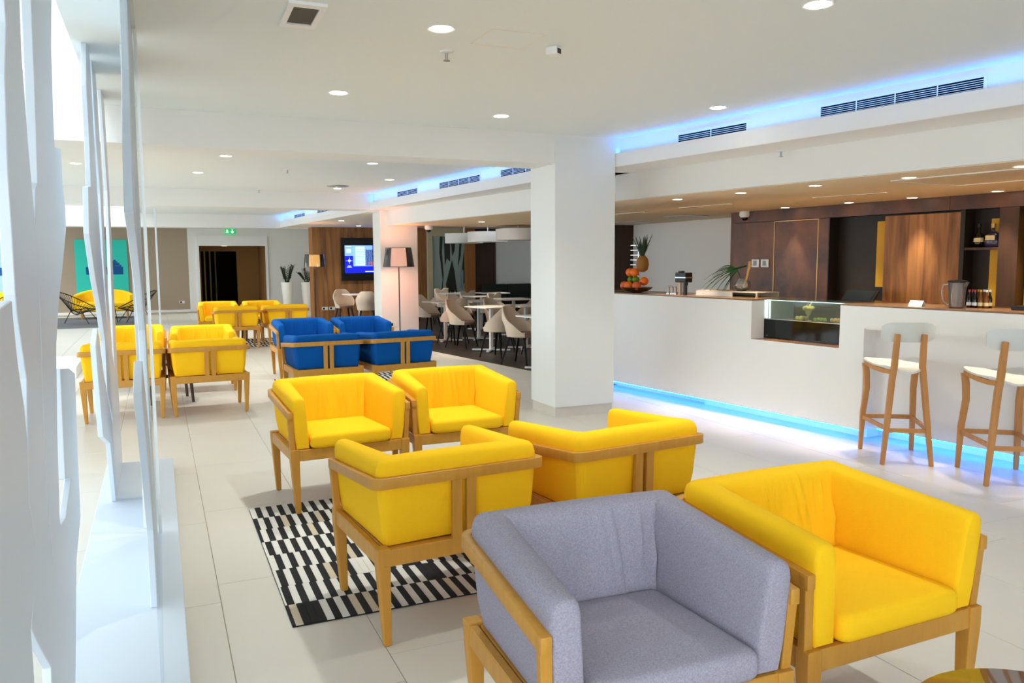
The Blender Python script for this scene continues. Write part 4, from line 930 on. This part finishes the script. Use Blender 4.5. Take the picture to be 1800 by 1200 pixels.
# ================================================================== CEILING THINGS
def downlight(x, y, z, lab, r=.062, warm=False, power=None, grp='ceiling downlights'):
    d = thing('downlight', lab, 'downlight', (x, y, z), 0, grp)
    m = MB(); m.lathe([(r, -.001), (r+.012, -.004), (r+.012, .0), (r, 0)], 24); m.f = [q for q in m.f if len(q) == 4]; m.mi = m.mi[:len(m.f)]; m.build('ring', 'white_paint', d)
    MB().lathe([(r*.97, -.003), (r*.97, -.001)], 24).build('lamp_glass', 'lamp_warm' if warm else 'lamp_on', d)
    if power:
        l = bpy.data.lights.new('lamp', 'SPOT'); l.energy = power; l.color = WARM if warm else (.95, 1, .98); l.spot_size = math.radians(56 if warm else 105); l.spot_blend = .7; l.shadow_soft_size = .05
        lo = bpy.data.objects.new('lamp', l); col.objects.link(lo); lo.location = (x, y, z-.02)
for x, y, lab in ((1.36, 3.93, 'ceiling downlight near the sprinkler, above the yellow armchairs'), (2.83, 2.9, 'ceiling downlight at the top edge of the photo, largest in view'), (4.0, 5.098, 'ceiling downlight beside the blue cove, above the small vent'), (1.202, 5.657, 'ceiling downlight left of centre before the first beam'), (2.597, 6.06, 'ceiling downlight just before the big white column'),
    (.746, 9.428, 'ceiling downlight beyond the first beam, left near the screen'), (.541, 11.271, 'ceiling downlight of the middle bay, left, second deep'), (2.404, 9.507, 'ceiling downlight of the middle bay above the blue armchairs'), (3.1, 11.306, 'ceiling downlight of the middle bay near the cove'), (2.688, 12.932, 'ceiling downlight beside the smoke detector'), (-.817, 10.749, 'ceiling downlight behind the white screen boards')):
    downlight(x, y, CZ, lab, .058, power=SPOT_W*(.45 if x > 2.5 and y < 6.5 and y > 4.5 else 1))
downlight(4.5, 19.3, 2.355, 'added dining ceiling downlight before the television', .055, power=SPOT_W*.7)  # extra lamp, added to brighten the timber wall
for x, y in ((1.0, 16.5), (2.2, 17.8), (3.6, 17.0)): downlight(x, y, CZ if x < 3 else 2.355, 'small far downlight at %s' % {1.0: 'the left of the third bay', 2.2: 'the right of the third bay', 3.6: 'the far lowered ceiling'}[x], .055, power=SPOT_W)
for i, (x, y) in enumerate(((4.956, 6.946), (5.062, 6.091), (5.164, 5.259), (5.356, 4.486), (5.438, 3.652), (5.60, 2.8))):
    downlight(x, y, 2.12, 'bar ceiling downlight over the worktop, %s' % ('nearest the big column', 'second from the column', 'third from the column', 'fourth from the column', 'at the right edge of the photo', 'beyond the right edge')[i], .048, True, SPOT_W*1.0, 'bar downlights, front row')
for i, s in enumerate((1.02, 1.93, 2.70, 3.57, 3.86)):
    p = shelf_pt(s, -.17, 2.12); downlight(p.x, p.y, 2.12, 'bar ceiling downlight close to the copper wall, %s' % ('over the copper door panel', 'over the dark niche', 'over the walnut panel', 'right of the wall shelf', 'at the right edge')[i], .048, True, SPOT_W*.75, 'bar downlights, back row')
downlight(4.789, 12.0, 2.12, 'dining ceiling downlight right of the slim column', .05, True, SPOT_W*.9)
for x, y in ((6.2, 15.2), (6.5, 18.2), (7.6, 16.8)): downlight(x, y, 2.355, 'dining ceiling downlight over the back row %s' % {6.2: 'near the pendants', 6.5: 'by the glass door', 7.6: 'by the green bench'}[x], .05, True, SPOT_W*.9)
for x, y, lab in ((2.9, 24.0, 'far downlight right of the doorway'), (.2, 24.2, 'added far downlight left of the doorway'), (-2.4, 24.4, 'added far downlight above the string chairs'), (5.2, 23.5, 'added far downlight behind the timber wall')): downlight(x, y, 2.52, lab, .055, power=SPOT_W)  # all but the first are added to brighten the dim far end
downlight(2.0, 27.4, 2.02, 'downlight in the corridor beyond the far doorway', .1, True, SPOT_W*1.6)
# square recessed spotlight at the top
sp = thing('square_spotlight', 'square white framed recessed spotlight at the top of the ceiling', 'spotlight', (.68, 3.955, CZ), -.02)
m = MB(); w = .155; hw = .115
for a in ((-.085, .085, -.19, -.14), (-.085, .085, .14, .19), (-.085, -.058, -.14, .14), (.058, .085, -.14, .14)): m.box(a[0], a[1], a[2], a[3], -.014, 0)
m.build('frame', 'white_paint', sp); MB().box(-.058, .058, -.14, .14, -.006, 0).build('grille', 'speaker_grey', sp)
# sprinklers, sensors, detectors, cameras
def sprinkler(x, y, z, lab):
    s = thing('sprinkler', lab, 'sprinkler', (x, y, z), 0, 'sprinklers'); MB().lathe([(.04, 0), (.036, -.008), (.012, -.012)], 20).build('collar', 'white_plastic', s, smooth=40)
    MB().tube([(0, 0, -.01), (0, 0, -.05)], .008, 8).build('stem', 'steel', s); MB().lathe([(.018, -.05), (.02, -.054), (.004, -.056)], 14).build('deflector', 'steel', s)
sprinkler(1.528, 4.33, CZ, 'ceiling sprinkler below the central downlight'); sprinkler(1.553, 10.468, CZ, 'ceiling sprinkler in the middle bay'); sprinkler(1.547, 13.5, CZ, 'ceiling sprinkler at the second beam')
sprinkler(4.746, 5.222, 2.39, 'sprinkler under the bulkhead above the bar'); sprinkler(4.12, 11.181, 2.39, 'sprinkler under the bulkhead of the middle bay')
ss = thing('motion_sensor', 'small white motion sensor with dark lens on the ceiling', 'sensor', (2.035, 4.016, CZ), .6)
MB().box(-.03, .03, -.035, .035, -.045, 0).build('housing', 'white_plastic', ss, bevel=.008); MB().box(-.02, .02, -.037, -.034, -.04, -.014).build('lens', 'black_gloss', ss)
sd = thing('smoke_detector', 'flat smoke detector on the ceiling beside a far downlight', 'smoke detector', (2.608, 12.5, CZ)); MB().lathe([(.17, 0), (.165, -.01), (.05, -.016)], 24).build('housing', 'steel', sd, smooth=40); MB().lathe([(.04, -.014), (.03, -.035)], 14).build('sensor', 'white_plastic', sd)
def dome(x, y, z, lab):
    c = thing('security_camera', lab, 'camera', (x, y, z), .3, 'dome cameras'); MB().lathe([(.07, 0), (.072, -.05), (.055, -.075)], 20).build('housing', 'white_plastic', c, smooth=40); MB().blob((0, -.0, -.075), .045, 14, 8).build('lens', 'black_gloss', c, smooth=70)
dome(7.10, 8.45, 2.12, 'white dome camera at the left end of the copper wall'); dome(4.42, 13.6, 2.12, 'white dome camera beside the top of the slim column')
ap = thing('access_panel', 'ceiling access panel with a hairline outline', 'panel', (1.745, 3.98, CZ)); 
for a in ((-.15, .15, .148, .151), (-.15, .15, -.151, -.148), (-.151, -.148, -.15, .15), (.148, .151, -.15, .15)): MB().box(a[0], a[1], a[2], a[3], -.0012, 0).build('joint', 'bar_ceiling', ap)
# slot lights and recess in the bar ceiling
for (xa, ya, xb, yb), lab in zip(((5.796, 8.074, 5.94, 7.308), (6.151, 6.282, 6.356, 5.556), (5.744, 9.456, 5.846, 8.887)), ('second slot light from the column in the bar ceiling', 'slot light in the bar ceiling before the copper wall', 'slot light in the bar ceiling beside the column')):
    a = math.atan2(yb-ya, xb-xa); s = thing('slot_diffuser', lab, 'air slot', ((xa+xb)/2, (ya+yb)/2, 2.12), a, 'ceiling slots'); hl = math.hypot(xb-xa, yb-ya)/2
    MB().box(-hl, hl, -.02, .02, -.006, 0).build('frame', 'white_paint', s); MB().box(-hl+.02, hl-.02, -.006, .006, -.0075, -.006).build('slot', 'vent_dark', s)
rc = thing('ceiling_panel', 'rectangular white edged recess panel in the bar ceiling at the right', 'ceiling panel', (5.96, 4.05, 2.12), BA)
for a in ((-.72, .72, -.46, -.44), (-.72, .72, .44, .46), (-.72, -.70, -.44, .44), (.70, .72, -.44, .44)): MB().box(a[0], a[1], a[2], a[3], -.008, 0).build('edge_strip', 'white_paint', rc)
MB().box(-.70, .70, -.44, .44, -.002, 0).build('panel', 'bar_ceiling', rc)
for (x, y), lab in zip(((6.98, 9.57), (7.16, 11.37)), ('round ceiling ring before the white wall behind the bar', 'round ceiling ring farther back above the dark timber')):
    s = thing('ceiling_ring', lab, 'ceiling light', (x, y, 2.12), 0, 'ceiling rings'); m = MB(); m.lathe([(.30, 0), (.33, -.012), (.30, -.02), (.27, -.012)], 36); m.f = [q for q in m.f if len(q) == 4]; m.mi = m.mi[:len(m.f)]; m.build('ring', 'white_paint', s, smooth=50); MB().lathe([(.28, -.006), (.28, -.001)], 36).build('disc', 'drum', s)
# air vents on the cove wall
def vent(b, d0, d1, z0, z1, nsl, label):
    ya = {0: 6.742, 1: 13.8, 2: 20.85}[b]; sl = {0: -.1645, 1: -.0981, 2: -.0773}[b]; x0 = fas(b, ya)+.075
    dv = Vector((-sl, -1, 0)); dv = Vector((abs(sl), -1, 0)).normalized(); a = math.atan2(dv.y, dv.x); p = Vector((x0, ya, 0))+dv*d0
    v = thing('air_vent', label, 'air vent', p, a, 'cove air vents'); Lh = d1-d0
    MB().box(0, Lh, -.004, 0, z0, z1).build('backing', 'vent_dark', v)
    for q in ((-.02, Lh+.02, z1, z1+.025), (-.02, Lh+.02, z0-.025, z0), (-.02, 0, z0, z1), (Lh, Lh+.02, z0, z1)): MB().box(q[0], q[1], -.010, 0, q[2], q[3]).build('frame', 'white_paint', v)
    st = (z1-z0)/nsl
    for i in range(1, nsl): MB().box(0, Lh, -.0065, -.0045, z0+st*i-st*.12, z0+st*i+st*.12).build('slat', 'white_paint', v)
    nm = max(2, int(Lh/.28))
    for i in range(1, nm): MB().box(Lh*i/nm-.003, Lh*i/nm+.003, -.0095, -.003, z0, z1).build('mullion', 'white_paint', v)
vent(0, .771, 1.533, 2.515, 2.59, 5, 'short air vent in the lit cove, left one above the bar'); vent(0, 2.217, 3.367, 2.51, 2.602, 7, 'long air vent in the lit cove above the bar')
vent(1, 1.10, 1.935, 2.515, 2.605, 5, 'far short air vent in the middle bay cove'); vent(1, 2.75, 4.02, 2.515, 2.61, 6, 'long air vent in the middle bay cove'); vent(1, 4.587, 5.8, 2.515, 2.607, 6, 'air vent in the middle bay cove cut by the big column')
vent(2, 1.2, 2.2, 2.52, 2.6, 4, 'smaller air vent in the far cove'); vent(2, 3.3, 4.7, 2.52, 2.61, 5, 'larger air vent in the far cove above the timber wall')
